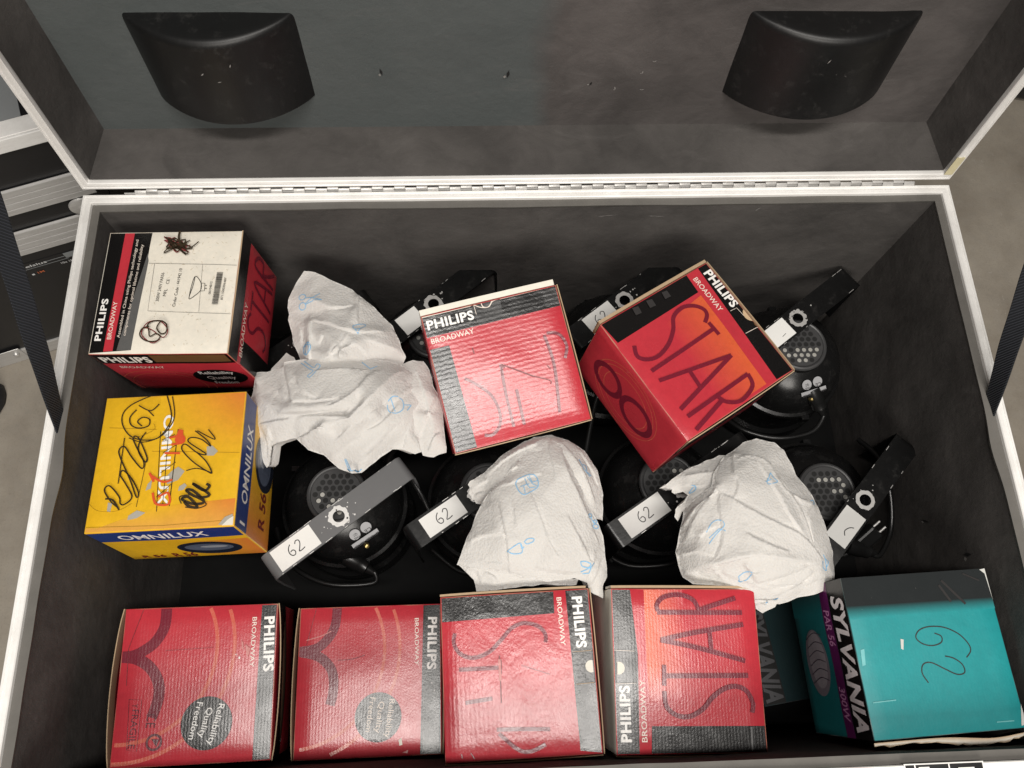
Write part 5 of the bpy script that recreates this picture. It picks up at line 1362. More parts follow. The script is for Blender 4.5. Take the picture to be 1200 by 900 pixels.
# piano hinge
mb = MB()
x = -.530
k = 0
while x < .535:
    up = k % 2
    mt = Matrix.Translation((x, .0042 if up else .0030, .0030 if up else .0024)) @ Matrix.Rotation(PI / 2, 4, 'Y')
    mb.lathe([(.0001, 0), (.0019, 0), (.0021, .0002), (.0021, .0146), (.0019, .0149), (.0001, .0149)], 0, 14, mt)
    if not up:
        mb.box((x, -.0002, .0004), (x + .0149, .0030, .0028), 0)
    x += .0152
    k += 1
mb.box((-.545, .0014, -.02), (.545, .0026, .0008), 1)
mb.build('piano_hinge', [M['hinge'], M['alu2']], case, smooth=40)
# latch recess at the front rim
mb = MB()
ring_band(mb, .384, .4735, -CD - .004, -CD + .0138, [(0, .0015), (.0004, .0024), (.0014, .0024), (.0018, .0015)], 0)
mb.box((.386, -CD - .002, .0013), (.4717, -CD + .0128, .0017), 1)
for x in (.3955, .4335):
    mb.box((x, -CD - .002, .0018), (x + .0015, -CD + .0122, .0023), 0)
mb.box((.4000, -CD, .0018), (.412, -CD + .010, .0027), 0)
mb.box((.444, -CD, .0018), (.462, -CD + .008, .0025), 0)
mb.build('latch', [M['alu'], M['ply']], case, bevel=.0004)

# lid, opened to just past vertical: local u = x, v away from the hinge, w into the lid
TH = 1.6555
lid_m = Matrix(((1, 0, 0, 0), (0, -math.cos(TH), math.sin(TH), .0069), (0, math.sin(TH), math.cos(TH), .0042), (0, 0, 0, 1)))
LD = .082
mb = MB()
ring_band(mb, -CW + .0015, CW - .0015, .0015, CD - .0015, [(.0002, .0302), (.0002, .0125), (.011, .0125), (.011, LD + .012), (.0, LD + .012), (.0, .0302)])
mb.box((-CW + .003, .003, LD + .0125), (CW - .003, CD - .003, LD + .022))
lid = mb.build('lid', M['ply'], case)
lid.matrix_local = lid_m
mb = MB()
ring_band(mb, -CW, CW, 0, CD, [(a, -b) for a, b in RIDGED])
o = mb.build('lid_rim', M['alu'], lid)
mb = MB()
IU, IV0, IV1 = CW - .026, .026, CD - .026
OU, OV0 = CW - .0150, .0150
nv = CD - .0150
TW = .004
# sloping foam sides of the lid and the foam panel behind
rumpled(mb, (-OU, OV0, TW), (2 * OU, 0, 0), (0, IV0 - OV0, LD - TW), 60, 10, .0012, 21)
rumpled(mb, (-OU, nv, TW), (0, OV0 - nv, 0), (IU * 0 + OU - IU, 0, LD - TW), 40, 10, .0016, 23)
rumpled(mb, (OU, OV0, TW), (0, nv - OV0, 0), (IU - OU, 0, LD - TW), 40, 10, .0016, 25)
rumpled(mb, (OU, nv, TW), (-2 * OU, 0, 0), (0, IV1 - nv, LD - TW), 40, 10, .0012, 27)
o1 = mb.build('lid_side_foam', [M['foam']], lid, smooth='all')
mb = MB()
rumpled(mb, (-IU - .003, IV0 - .003, LD - .0012), (0, IV1 - IV0 + .006, 0), (2 * IU + .006, 0, 0), 40, 60, .0024, 29)
pf = (Vector((0, 0, LD - .0012)), Vector((1, 0, 0)), Vector((0, 1, 0)), Vector((0, 0, -1)))
foam_cuts(mb, [(-.186, .125, .012, .0035, 1.75), (-.024, .120, .013, .004, 1.4), (.085, .103, .007, .003, 1.2)], pf, 1, 2)
foam_cuts(mb, [(.150, .122, .006, .0016, 1.4), (.163, .140, .005, .0016, .6), (.155, .092, .006, .0014, .4), (.118, .095, .006, .0018, 1.9)], pf, 2, 2)
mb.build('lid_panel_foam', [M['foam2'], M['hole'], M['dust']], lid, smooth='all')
mb = MB()
# D shaped moulded wheel dishes pressed into the lid


def dish(mb, u0, u1, v0, v1, dep):
    n = 28
    # plan curve, then rings from the panel up to a rounded top cap
    def curve(ins):
        half = (u1 - u0) / 2
        cx = (u0 + u1) / 2
        out = []
        for i in range(n + 1):
            a = PI * i / n
            x = -1 + 2 * i / n
            y = (1 - x * x) ** .85
            out.append((cx + x * (half - ins * .5), max(0, y * (dep - ins))))
        return out
    rings = []
    for vv, ins in ((v0 - .004, .0), (v0, .0), (v0 + .03, .0), (v1 - .010, .0), (v1 - .006, .0008), (v1 - .0028, .0025), (v1 - .0008, .0055), (v1, .009), (v1, .02)):
        rings.append([(x, vv, LD - .0006 - y) for x, y in curve(ins)])
    vs = [p for r_ in rings for p in r_]
    m = n + 1
    fs = [(j * m + i, j * m + i + 1, (j + 1) * m + i + 1, (j + 1) * m + i) for j in range(len(rings) - 1) for i in range(n)]
    fs.append(tuple((len(rings) - 1) * m + i for i in range(m)))
    fs.append(tuple(reversed(range(m))))
    mb.add(vs, fs, 0)


def scuffs(mb, spots, mi):
    for x, y, z, dx, dy, wd in spots:
        mb.add([(x, y, z), (x + dx / 2 + wd, y + dy / 2 - wd, z), (x + dx, y + dy, z), (x + dx / 2 - wd, y + dy / 2 + wd, z)], [(0, 1, 2, 3)], mi)


for u0, u1, dep in ((-.476, -.276, .050), (.264, .477, .050)):
    mb = MB()
    dish(mb, u0, u1, .090, .2155, dep)
    cx = (u0 + u1) / 2
    zt = LD - .0006 - dep
    r_ = random.Random(int(u0 * 1000))
    scuffs(mb, [(cx + r_.uniform(-.03, .03), r_.uniform(.11, .19), zt - .0006, r_.uniform(-.006, .006), r_.uniform(-.008, .008), .0006) for _ in range(3)], 1)
    mb.build('wheel_dish', [M['abs'], M['dust']], lid, smooth=50)
mb = MB()
mb.box((CW - .0148, .012, -.0020), (CW - .003, .047, -.0013))
mb.build('tape_patch', M['tape'], lid)
# lid stay straps
for sx in (-1, 1):
    p0 = Vector((sx * .5862, -.345 if sx < 0 else -.352, -.035))
    p1 = Vector((sx * .586, .0069 + .43 * .087, .43))
    mb = MB()
    d = (p1 - p0).normalized()
    nn = Vector((0, d.z, -d.y))
    th = Vector((sx, 0, 0)) * .0012
    path = []
    for i in range(41):
        t = i / 40
        c = p0.lerp(p1, t) + Vector((-sx * .006, 0, 0)) * math.sin(PI * t) ** 1.0 + nn * .0006 * math.sin(40 * t)
        fa = d.cross(Vector((sx * .46, .22, -.86))).normalized()
        if fa.dot(nn) < 0:
            fa = -fa
        k_ = min(1, t / .35)
        a = nn.lerp(fa, k_ * k_ * (3 - 2 * k_) * .9)
        a = (a - d * a.dot(d)).normalized()
        path.append((c, a, d.cross(a)))
    mb.prism([(-.0118, -.0009), (-.0110, -.0013), (.0110, -.0013), (.0118, -.0009), (.0118, .0009), (.0110, .0013), (-.0110, .0013), (-.0118, .0009)], path)
    mb.build('lid_strap', M['web'], case)

# ------------------------------------------------------------------ second case on the floor at the left
LA = R(18.54)
other = thing('equipment_case', 'closed black equipment case with ribbed aluminium bands and grey top behind the big case', 'flight case', (-1.00814, .00424, FLOOR), (0, 0, LA))
W2, D2, H2 = .355, .42, .592
X2 = -.5
mb = MB()
mb.box((X2, .002, .012), (W2 - .002, D2, .360))
mb.box((X2, .003, .3605), (W2 - .003, D2, H2 - .0035))
mb.build('case_body', M['ply'], other)
mb = MB()
mb.box((X2, .03, H2 - .0033), (W2 - .03, D2 - .02, H2 - .0005))
mb.build('top_panel', M['laminate_grey'], other)


def ribbed(mb, z0, z1, nr):
    prof = [(0, z0)]
    for i in range(nr):
        a = z0 + (z1 - z0) * i / nr
        b = z0 + (z1 - z0) * (i + 1) / nr
        prof += [(-.0035, a + .0012), (-.0035, b - .0012), (-.0016, b - .0006)]
    prof += [(0, z1)]
    p = [((X2, 0, 0), (0, 1, 0), (0, 0, 1)), ((W2, 0, 0), (0, 1, 0), (0, 0, 1))]
    mb.prism(prof + [(.001, z1), (.001, z0)], p)


for z0, z1, nr in ((.434, .490, 4), (.330, .390, 4)):
    mb = MB()
    ribbed(mb, z0, z1, nr)
    mb.build('ribbed_band', M['alu2'], other)
mb = MB()
mb.box((X2, -.002, 0), (W2, .004, .038))
mb.box((X2, -.002, .0), (W2, .03, .003))
mb.build('bottom_edging', M['alu2'], other, bevel=.001)
mb = MB()
mb.box((X2, -.002, .5665), (W2, .0025, H2))
mb.box((X2, .0027, H2 - .0028), (W2, .031, H2 + .0004))
mb.build('top_edging', M['alu'], other, bevel=.001)
mb = MB()
for k in range(1):
    mb.lathe([(.0005, .004), (.017, .004), (.019, .003), (.020, .0)], 0, 24, Matrix.Translation((.322, -.0036, .414)) @ Matrix.Rotation(PI / 2, 4, 'X'))
    mb.lathe([(.0005, .0085), (.003, .008), (.0045, .006), (.0045, .004)], 1, 12, Matrix.Translation((.322, -.0036, .414)) @ Matrix.Rotation(PI / 2, 4, 'X'))
mb.build('rivet_plate', [M['alu2'], M['worn']], other, smooth=40)
mb = MB()
mb.box((-.09, -.004, .0), (.028, -.0022, .05))
for x in (.016, -.03):
    mb.lathe([(.0005, .006), (.004, .005), (.006, .002), (.006, .0)], 1, 12, Matrix.Translation((x, -.0042, .034)) @ Matrix.Rotation(PI / 2, 4, 'X'))
mb.build('corner_plate', [M['alu2'], M['worn']], other, smooth=40, bevel=.006)
mb = MB()


def wall_text(mb, t, x0, x1, z, cap, mi, y=-.0002):
    vs, fs = text_mesh(t, (x0, -z), (x1, -z), cap, .03, 0)
    mb.add([(x, y, -q) for x, q in vs], fs, mi)


mb.box((.13, .0012, .285), (.262, .0019, .3015), 2)
wall_text(mb, 'elsius', .1695, .205, .2885, .0068, 0, .0009)
mb.box((.166, .0006, .2835), (.240, .0010, .2842), 3)
mb.box((.205, .0006, .2915), (.236, .0010, .2925), 3)
wall_text(mb, '10x 1M', .222, .2435, .272, .0055, 0, .0009)
wall_text(mb, '1M', .178, .189, .264, .006, 1, .0009)
mb.box((.168, .0006, .2635), (.172, .0010, .2675), 0)
mb.box((.2365, .0006, .2860), (.258, .0010, .3000), 4)
mb.build('printed_label', [M['labelwhite'], M['labelred'], M['ply'], M['laminate_grey'], M['laminate_grey']], other)

# a blue shoe just entering the frame, and a dark case at the far right edge
shoe = thing('shoe', 'dark blue shoe tip on the concrete at the left edge beside the case', 'shoe', (-1.145, -.085, FLOOR), (0, 0, R(2)))
mb = MB()


def loft(mb, secs, seg=24, mi=0):
    vs = []
    for x, hw, h, zb in secs:
        for k in range(seg):
            a = 2 * PI * k / seg
            y = math.cos(a) * hw
            z = math.sin(a)
            vs.append((x, y, zb + (h if z > 0 else .004) * (abs(z) ** .7) * (1 if z > 0 else -1)))
    fs = [(i * seg + k, i * seg + (k + 1) % seg, (i + 1) * seg + (k + 1) % seg, (i + 1) * seg + k) for i in range(len(secs) - 1) for k in range(seg)]
    fs += [tuple(reversed(range(seg))), tuple((len(secs) - 1) * seg + k for k in range(seg))]
    mb.add(vs, fs, mi)


loft(mb, [(-.15, .02, .03, .028), (-.14, .032, .06, .028), (-.09, .036, .075, .028), (-.03, .040, .065, .028), (.04, .045, .048, .028), (.09, .043, .036, .028), (.115, .032, .026, .028), (.126, .015, .014, .028)])
mb.build('upper', M['shoe'], shoe, smooth='all')
mb = MB()
loft(mb, [(-.155, .03, .022, .006), (-.10, .038, .022, .006), (.04, .048, .022, .006), (.10, .044, .022, .006), (.124, .030, .022, .006), (.131, .012, .02, .006)])
mb.build('sole', M['shoesole'], shoe, smooth='all')
mb = MB()
mb.lathe([(.0005, .0), (.020, .0), (.026, -.004)], 0, 20, Matrix.Translation((.098, 0, .062)) @ Matrix.Scale(1.3, 4, (1, 0, 0)) @ Matrix.Rotation(R(14), 4, 'Y'))
mb.build('toe_patch', M['shoesole'], shoe, smooth='all')
dk = thing('storage_case', 'black case corner on the floor at the far right edge', 'flight case', (1.46, .80, FLOOR), (0, 0, R(-12)))
mb = MB()
mb.box((-.25, -.22, .01), (.25, .22, .30))
mb.build('case_body', M['ply'], dk, bevel=.008)
for sx in (-1, 1):
    for sy in (-1, 1):
        mb = MB()
        mb.box((sx * .252 - .012, sy * .222 - .012, .006), (sx * .252 + .012, sy * .222 + .012, .305))
        mb.build('corner_edging', M['ply'], dk, bevel=.004)

# ------------------------------------------------------------------ cartons
RG = 'red and black lamp cartons in the case'
b = Carton('A', 'red and black carton lying with its cream label side up, in the back left corner', RG, 'printp', .001)
b.flap('R', .0, .0008, .03, .0006, col='black')
b = Carton('Y', 'yellow carton with blue band and black marker scribbles, below the cream labelled carton', None, 'printp', .0016, edge='orange3')
b = Carton('M', 'red carton tilted on the lamps between two paper towels, shiny ribbed top with red scratch', RG, 'printy', .002)
b.flap('R', .0004, .0012, .04, .0008)
b.flap('T', .0002, .0010, .03, .0004, th=.0078, col='cream', edge='cream', t1=.985)
b.flap('B', .0002, .0006, .03, .0008, col='black')
b = Carton('S', 'red carton turned diagonally with dark STAR lettering on top and an 8 on its side', RG, 'printp', .0012)
b.flap('T', .0004, .0012, .03, .0006, th=.0042, col='brown', edge='card')
b.flap('R', .0004, .0014, .03, .0008, col='cardp')
b.flap('B', .0004, .0010, .05, .001, col='black')
b = Carton('F1', 'red carton in the front left corner, top printed with FRAGILE box and dark round badge', RG, 'printx', .002)
b.flap('L', .0006, .0012, .05, .0072)
b.flap('R', .0006, .0012, .05, .0052, col='black')
b = Carton('F2', 'lower red carton second from left in the front row, its round badge washed grey', RG, 'printx', .002)
b.flap('L', .0006, .0012, .05, .0040)
b.flap('R', .0006, .0006, .05, .0010, col='black')
b = Carton('F3', 'red carton third in front row, black stripe along its back and thumb tab right', RG, 'printr', .0024)
b.flap('T', .0004, .0014, .03, .0008, th=.0026, col='brown', t1=.98)
b.flap('R', .0006, .0014, .04, .0012, col='black')
b.flap('B', .0004, .0012, .04, .0010, col='dred')
b = Carton('F4', 'red carton fourth in the front row with sideways STAR lettering and cream left side', RG, 'printx', .0016)
b.flap('B', .0004, .0010, .03, .0010, col='black')
b.flap('T', .0004, .0010, .03, .0006, th=.0030, col='cream', edge='card')
SG = 'teal lamp cartons in the front right corner'
b = Carton('T', 'teal carton with black top edge and handwritten 62, in the front right corner', SG, 'printp', .0016, {'front': 'ink', 'right': 'teal', 'back': 'black2'}, edge='pale', wear=-.02, ring='black2')
# torn front flap of the teal carton
mb = MB()
vs, cs = [], []
rr = random.Random(8)
NT_ = 30
for i in range(NT_ + 1):
    t = i / NT_
    lift = .009 * math.exp(-((t - .78) / .22) ** 2)
    x = -b.W / 2 + t * b.W
    y0 = -b.L / 2 - .0015 - lift * .6
    jag = rr.uniform(.0, .0030)
    wd_ = .0035 + .004 * math.exp(-((t - .62) / .2) ** 2)
    for y, z, c in ((y0, -.018, 'ink'), (y0 - wd_ * .5, -.0035 - lift * .3, 'white' if .55 < t < .8 and i % 4 < 2 else 'ink'), (y0 - wd_ - jag, -.0025 + rr.uniform(-.001, .0008), 'cardp'), (y0 - wd_ * .8, -.0010, 'cream'), (y0 - .0003, -.0012, 'cardp')):
        vs.append((x, y, z))
        cs.append(PAL[c])
fs = [(i * 5 + k, i * 5 + k + 1, (i + 1) * 5 + k + 1, (i + 1) * 5 + k) for i in range(NT_) for k in range(4)]
mb.add(vs, fs, 0, cs)
mb.build('torn_flap', M['printx'], b.root, color=True)
# second teal carton underneath, mostly hidden; shade is put into its top print
ART['U'] = {'top': [('base', 'tealshade'), ('poly', 'inkmatt', [(0, 0), (.034, 0), (.034, .15), (0, .15)]), ('text', 'SYLVANIA', (.006, .012), (.006, .146), .026, 'silver3b', .09, .25)]}
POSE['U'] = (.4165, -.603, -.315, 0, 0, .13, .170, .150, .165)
b = Carton('U', 'teal carton with painted-in shade underneath the one marked 62, only its left edge showing', SG, 'printx', .001, {'front': 'black2', 'left': 'ink', 'right': 'teal', 'back': 'black2'}, edge='ghost')

# ------------------------------------------------------------------ stage lamps
ZB = -.19
LG = 'black lamp heads standing in two rows in the case'


def hole_plate(mb, w, r, th, mi=0, seg=24):
    sq = []
    h = w / 2
    for k in range(seg):
        a = 2 * PI * k / seg
        c, s_ = math.cos(a), math.sin(a)
        m = max(abs(c), abs(s_))
        sq.append((h * c / m, h * s_ / m))
    vs = []
    for z in (0, -th):
        vs += [(x, y, z) for x, y in sq]
        vs += [(r * math.cos(2 * PI * k / seg), r * math.sin(2 * PI * k / seg), z) for k in range(seg)]
    n = seg
    fs = []
    for k in range(n):
        l = (k + 1) % n
        fs.append((k, l, n + l, n + k))
        fs.append((2 * n + l, 2 * n + k, 3 * n + k, 3 * n + l))
        fs.append((n + k, n + l, 3 * n + l, 3 * n + k))
        fs.append((l, k, 2 * n + k, 2 * n + l))
    mb.add(vs, fs, mi)


def make_lamp(label, axis, hole, ang, half, sticker=None, text=None, grey=False, rating=None, cable=None, seed=0, worn=1.0, tilt=0.0):
    """a short par lamp head standing on its lens; its yoke is swung over the vented back"""
    rnd = random.Random(seed)
    root = thing('stage_lamp', label, 'stage lamp', (axis[0], axis[1], -CH + .0015), (0, 0, 0), LG)
    dz = -(-CH + .0015)                 # local z = world z + dz
    zt = ZB - .036 + dz
    mb = MB()
    prof = [(.0445, -.004), (.0448, -.013), (.052, -.017), (.064, -.024), (.077, -.036), (.086, -.052), (.0915, -.072), (.0925, -.078), (.0975, -.080), (.0985, -.083), (.0985, -.089), (.0975, -.092), (.093, -.094), (.093, -.165), (.100, -.170), (.1015, -.175), (.1015, -zt + .012), (.098, -zt + .006), (.09, -zt)]
    mb.lathe([(r, zt + z) for r, z in prof], 0, 72)
    for k in range(3):
        a = rnd.uniform(0, 6) + k * 2.1
        p = Vector((math.cos(a) * .101, math.sin(a) * .101, zt - .088))
        mb.box((p.x - .006, p.y - .004, p.z - .008), (p.x + .006, p.y + .004, p.z + .006))
    mb.build('lamp_body', M['paint'], root, smooth=32)
    # vented cap
    mb = MB()
    mb.lathe([(.0005, zt - .0022), (.0375, zt - .0022), (.0385, zt - .0005), (.0405, zt + .0004), (.043, zt - .0006), (.0446, zt - .0042)], 0, 48)
    p = .0104
    for j in range(-4, 5):
        for i in range(-4, 5):
            x = (i + .5 * (j % 2)) * p
            y = j * p * .866
            if math.hypot(x, y) < .0330:
                lit = (x * math.cos(seed) + y * math.sin(seed) < -.004) and rnd.random() < .75 and math.hypot(x, y) < .029
                mb.disc((x, y, zt - .0019), .0040, 1, 14)
                if lit:
                    mb.disc((x + .0003, y - .0004, zt - .0017), .0034, 2, 12)
    mb.build('vent_grille', [M['grille'], M['hole'], M['reflector']], root, smooth=32)
    # yoke: legs down both sides, strap across with a worn bolt hole
    yk = bpy.data.objects.new('yoke_frame', None)
    mb = MB()
    hw, th = .0195, .003
    hx, hy = hole[0] - axis[0], hole[1] - axis[1]
    rb = .010
    zy = 0.0
    for sg in (-1, 1):
        path = []
        pts = [(hw, 0)]
        q = half - rb
        pts.append((q, 0))
        for k in range(1, 7):
            a = PI / 2 * k / 6
            pts.append((q + rb * math.sin(a), -rb + rb * math.cos(a)))
        pts.append((half + .0015, -.06))
        pts.append((half + .001, -.128))
        for i, (x, z) in enumerate(pts):
            x0, z0 = pts[max(0, i - 1)]
            x1, z1 = pts[min(len(pts) - 1, i + 1)]
            d = Vector((x1 - x0, 0, z1 - z0)).normalized()
            nrm = Vector((-d.z, 0, d.x))
            path.append((Vector((sg * x, 0, z)), Vector((0, 1, 0)), Vector((sg * nrm.x, 0, nrm.z))))
        mb.prism([(-hw, 0), (hw, 0), (hw, -th), (-hw, -th)], path, 0)
    hole_plate(mb, 2 * hw, .0085, th)
    # bare metal round the hole and along the strap's edges
    n = 36
    vs = []
    for k in range(n):
        a = 2 * PI * k / n
        ro = .0135 + .0030 * worn * abs(noise.noise(Vector((math.cos(a) * 2, math.sin(a) * 2, seed * 3.1)))) * 2
        for r_ in (.0086, ro):
            vs.append((r_ * math.cos(a), r_ * math.sin(a), .0003))
    mb.add(vs, [(2 * k, 2 * k + 1, 2 * ((k + 1) % n) + 1, 2 * ((k + 1) % n)) for k in range(n)], 1)
    for _ in range(int(14 * worn)):
        x = rnd.uniform(-half * .95, half * .95)
        y = rnd.choice((-1, 1)) * rnd.uniform(hw * .93, hw * .99)
        l = rnd.uniform(.002, .012)
        if abs(x) < half - .012:
            mb.add([(x, y - .0005, .0003), (x + l, y - .0003, .0003), (x + l, y + .0004, .0003), (x, y + .0002, .0003)], [(0, 1, 2, 3)], 1)
    for _ in range(int(12 * worn)):
        a, r_ = rnd.uniform(0, 6.28), rnd.uniform(.016, .034)
        x, y, s_ = r_ * math.cos(a), r_ * math.sin(a) * .5, rnd.uniform(.0005, .0016)
        mb.disc((x, y, .0003), s_, 1, 7)
    yo = mb.build('yoke', [M['yokegrey' if grey else 'yokepaint'], M['worn']], root, smooth=32)
    bpy.data.objects.remove(yk)
    yo.location = (hx, hy, ZB + dz)
    yo.rotation_euler = (tilt, 0, R(ang))
    if sticker:
        mb = MB()
        x0, x1, y0, y1 = sticker
        mb.box((x0, y0, .00035), (x1, y1, .00065), 0)
        cx, cy = (x0 + x1) / 2, (y0 + y1) / 2
        if text == '62':
            six = [(-.0035, .0078), (-.0075, .0042), (-.0092, -.0010), (-.0075, -.0056), (-.0040, -.0062), (-.0022, -.0030), (-.0040, .0), (-.0075, -.0006)]
            two = [(.0018, .0046), (.0045, .0074), (.0078, .0060), (.0074, .0020), (.0040, -.0030), (.0018, -.0060), (.0050, -.0066), (.0100, -.0058)]
            for g in (six, two):
                mb.ribbon([(cx + x * 1.15, cy + y * 1.15) for x, y in g], .0014, .0008, 1)
        elif text == '2':
            mb.ribbon([(x1 - .040, -.006), (x1 - .034, -.002), (x1 - .026, -.005), (x1 - .022, -.010)], .0014, .0008, 1)
        elif text == 'dash':
            mb.ribbon([(x0 + .020, -.008), (x0 + .028, -.007)], .0008, .0008, 1)
        mb.build('sticker', [M['sticker'], M['ink']], yo)
    if rating:
        # conformity rounds and a lot number strip stuck on the shoulder of the lamp
        rx, ry, ra = rating
        mb = MB()
        fwd = Vector((rx, ry, 0)).normalized()
        sd = Vector((-fwd.y, fwd.x, 0))
        nrm = (Vector((0, 0, 1)) * .86 + fwd * .5).normalized()
        dn = sd.cross(nrm).normalized()
        if dn.dot(fwd) < 0:
            dn = -dn
        c0 = fwd * .0615 + Vector((0, 0, zt - .0222)) + nrm * .0022

        def P(a, b_, l=0):
            return c0 + sd * a + dn * b_ + nrm * l
        for a in (-.0095, .0095):
            mb.disc(P(a, .0), .0082, 0, 24, sd, dn)
        mb.add([P(-.022, .0105), P(-.022, .0165), P(.022, .0165), P(.022, .0105)], [(0, 1, 2, 3)], 0)
        for t, a0, a1, b_, cap in (('CE', .0150, .0045, .0025, .0055), ('QC', -.0060, -.0125, -.0012, .0036), ('PASS', -.0050, -.0135, .0042, .0032), ('LOT NUMBER', .021, -.001, .0153, .0034), ('98071207', -.003, -.021, .0153, .0034)):
            vs, fs = text_mesh(t, (a0, b_), (a1, b_), cap, .03, 0)
            mb.add([P(x, y, .0004) for x, y in vs], fs, 1)
        mb.build('rating_label', [M['silverlabel'], M['ink']], root)
        mb = MB()
        mt = Matrix.Translation(P(-.004, .026, -.004)) @ nrm.to_track_quat('Z', 'Y').to_matrix().to_4x4()
        mb.lathe([(.0003, .0040), (.0028, .0034), (.0042, .0012), (.0044, -.003)], 0, 14, mt)
        mb.build('screw', M['brass'], root, smooth=40)
    if cable:
        mb = MB()
        off = Vector((axis[0], axis[1], -dz))
        pts = [Vector(p) - off for p in cable]
        d = (pts[1] - pts[0]).normalized()
        mt = Matrix.Translation(pts[0]) @ d.to_track_quat('Z', 'Y').to_matrix().to_4x4()
        mb.lathe([(.0005, -.02), (.013, -.02), (.013, .002), (.0115, .004), (.0115, .016), (.008, .018), (.0045, .030), (.001, .030)], 0, 14, mt)
        mb.tube([pts[0] + d * .02] + pts[1:], .0040)
        mb.build('cable', M['rubber'], root, smooth=40)
    return root


make_lamp('lamp head with pale grey yoke marked 62, directly right of the yellow carton', (-.2845, -.370), (-.2731, -.4104), 36.4, .119, (-.1045, -.040, -.0168, .0168), '62', True, (.026, -.040, 0), [(-.262, -.462, -.30), (-.235, -.478, -.305), (-.24, -.492, -.31), (-.31, -.490, -.31), (-.37, -.455, -.32), (-.395, -.40, -.33)], 1, 1.3)
make_lamp('lamp head marked 62 whose yoke runs under the left side of the middle towel', (-.058, -.372), (-.0751, -.3814), 33.5, .117, (-.092, -.028, -.0155, .0155), '62', False, None, [(-.02, -.455, -.27), (-.04, -.475, -.31), (-.10, -.478, -.33), (-.15, -.44, -.34)], 2)
make_lamp('lamp head marked 62 whose yoke runs under the left side of the right towel', (.212, -.366), (.2229, -.3833), 32.4, .130, (-.106, -.034, -.0165, .0165), '62', False, None, [(.25, -.46, -.27), (.22, -.477, -.31), (.16, -.475, -.33), (.12, -.45, -.34)], 3)
make_lamp('lamp head right of the right towel with black yoke and looped cable', (.452, -.386), (.4894, -.4084), 46.5, .122, (-.080, -.024, -.0165, .0165), '2', False, None, [(.50, -.468, -.262), (.535, -.478, -.27), (.562, -.44, -.275), (.567, -.385, -.265), (.558, -.33, -.26), (.545, -.29, -.29)], 4, .45)
make_lamp('lamp head at the back left, hidden under the fan shaped paper towel', (-.335, -.158), (-.3378, -.1398), 35.5, .126, None, None, False, None, None, 5, .5)
make_lamp('lamp head with blank white sticker, behind the tilted shiny red carton', (-.139, -.112), (-.1385, -.0803), 39.0, .114, (-.064, -.026, -.0165, .0165), None, False, None, [(-.11, -.195, -.27), (-.12, -.235, -.28), (-.18, -.262, -.29), (-.215, -.31, -.28), (-.175, -.345, -.27), (-.15, -.39, -.29)], 6, .8)
make_lamp('lamp head marked 62 at the back, half behind the diagonal STAR carton', (.160, -.112), (.1627, -.0802), 37.0, .112, (-.076, -.022, -.0165, .0165), '62', False, None, [(.13, -.185, -.27), (.115, -.23, -.28), (.10, -.29, -.285), (.085, -.36, -.28), (.10, -.43, -.29), (.13, -.47, -.31)], 7, .7)
make_lamp('lamp head at the back right with rating labels and a cable below its vent', (.4475, -.146), (.4351, -.1167), 36.1, .127, (-.062, -.020, -.0165, .0165), 'dash', False, (.012, -.040, 0), [(.478, -.226, -.27), (.492, -.250, -.285), (.470, -.275, -.29), (.415, -.284, -.29), (.365, -.270, -.295), (.335, -.24, -.31)], 8, 1.0)

pl = thing('power_plug', 'small black mains plug with bare metal pins lying right of the plain yoke', 'plug', (.515, -.452, -.255), (R(20), R(-25), R(40)))
mb = MB()
mb.box((-.019, -.012, -.009), (.017, .012, .009))
mb.build('plug_body', M['rubber'], pl, bevel=.004)
for y in (-.0065, .0065):
    mb = MB()
    mb.tube([(.017, y, 0), (.029, y, 0)], .0017, 0, 10, False)
    mb.build('pin', M['hinge'], pl, smooth=40)
mb = MB()
mb.tube([(-.019, 0, 0), (-.05, .004, -.004), (-.08, .03, -.03), (-.075, .07, -.05)], .0038)
mb.build('flex', M['rubber'], pl, smooth=40)

# ------------------------------------------------------------------ paper towels


def coarse_height(outline, creases, rnd):
    pts = [Vector(p) for p in outline]
    n = len(pts)
    edges = [(i, (i + 1) % n) for i in range(n)]
    for cr in creases:
        b0 = len(pts)
        pts += [Vector(p) for p in cr]
        edges += [(b0 + i, b0 + i + 1) for i in range(len(cr) - 1)]
    r = delaunay_2d_cdt([p.xy for p in pts], edges, [], 0, 1e-5)
    zs = []
    for v, orig in zip(r[0], r[3]):
        if orig:
            zs.append(sum(pts[i].z for i in orig) / len(orig))
        else:
            w_ = [(1 / ((p.xy - v).length + 1e-5) ** 3, p.z) for p in pts]
            zs.append(sum(a * b_ for a, b_ in w_) / sum(a for a, _ in w_))
    V = [Vector((v.x, v.y, z)) for v, z in zip(r[0], zs)]
    return BVHTree.FromPolygons(V, [tuple(f) for f in r[2]]), V


def inside(p, poly):
    c = False
    j = len(poly) - 1
    for i in range(len(poly)):
        a, b_ = poly[i], poly[j]
        if (a[1] > p[1]) != (b_[1] > p[1]) and p[0] < (b_[0] - a[0]) * (p[1] - a[1]) / (b_[1] - a[1]) + a[0]:
            c = not c
        j = i
    return c


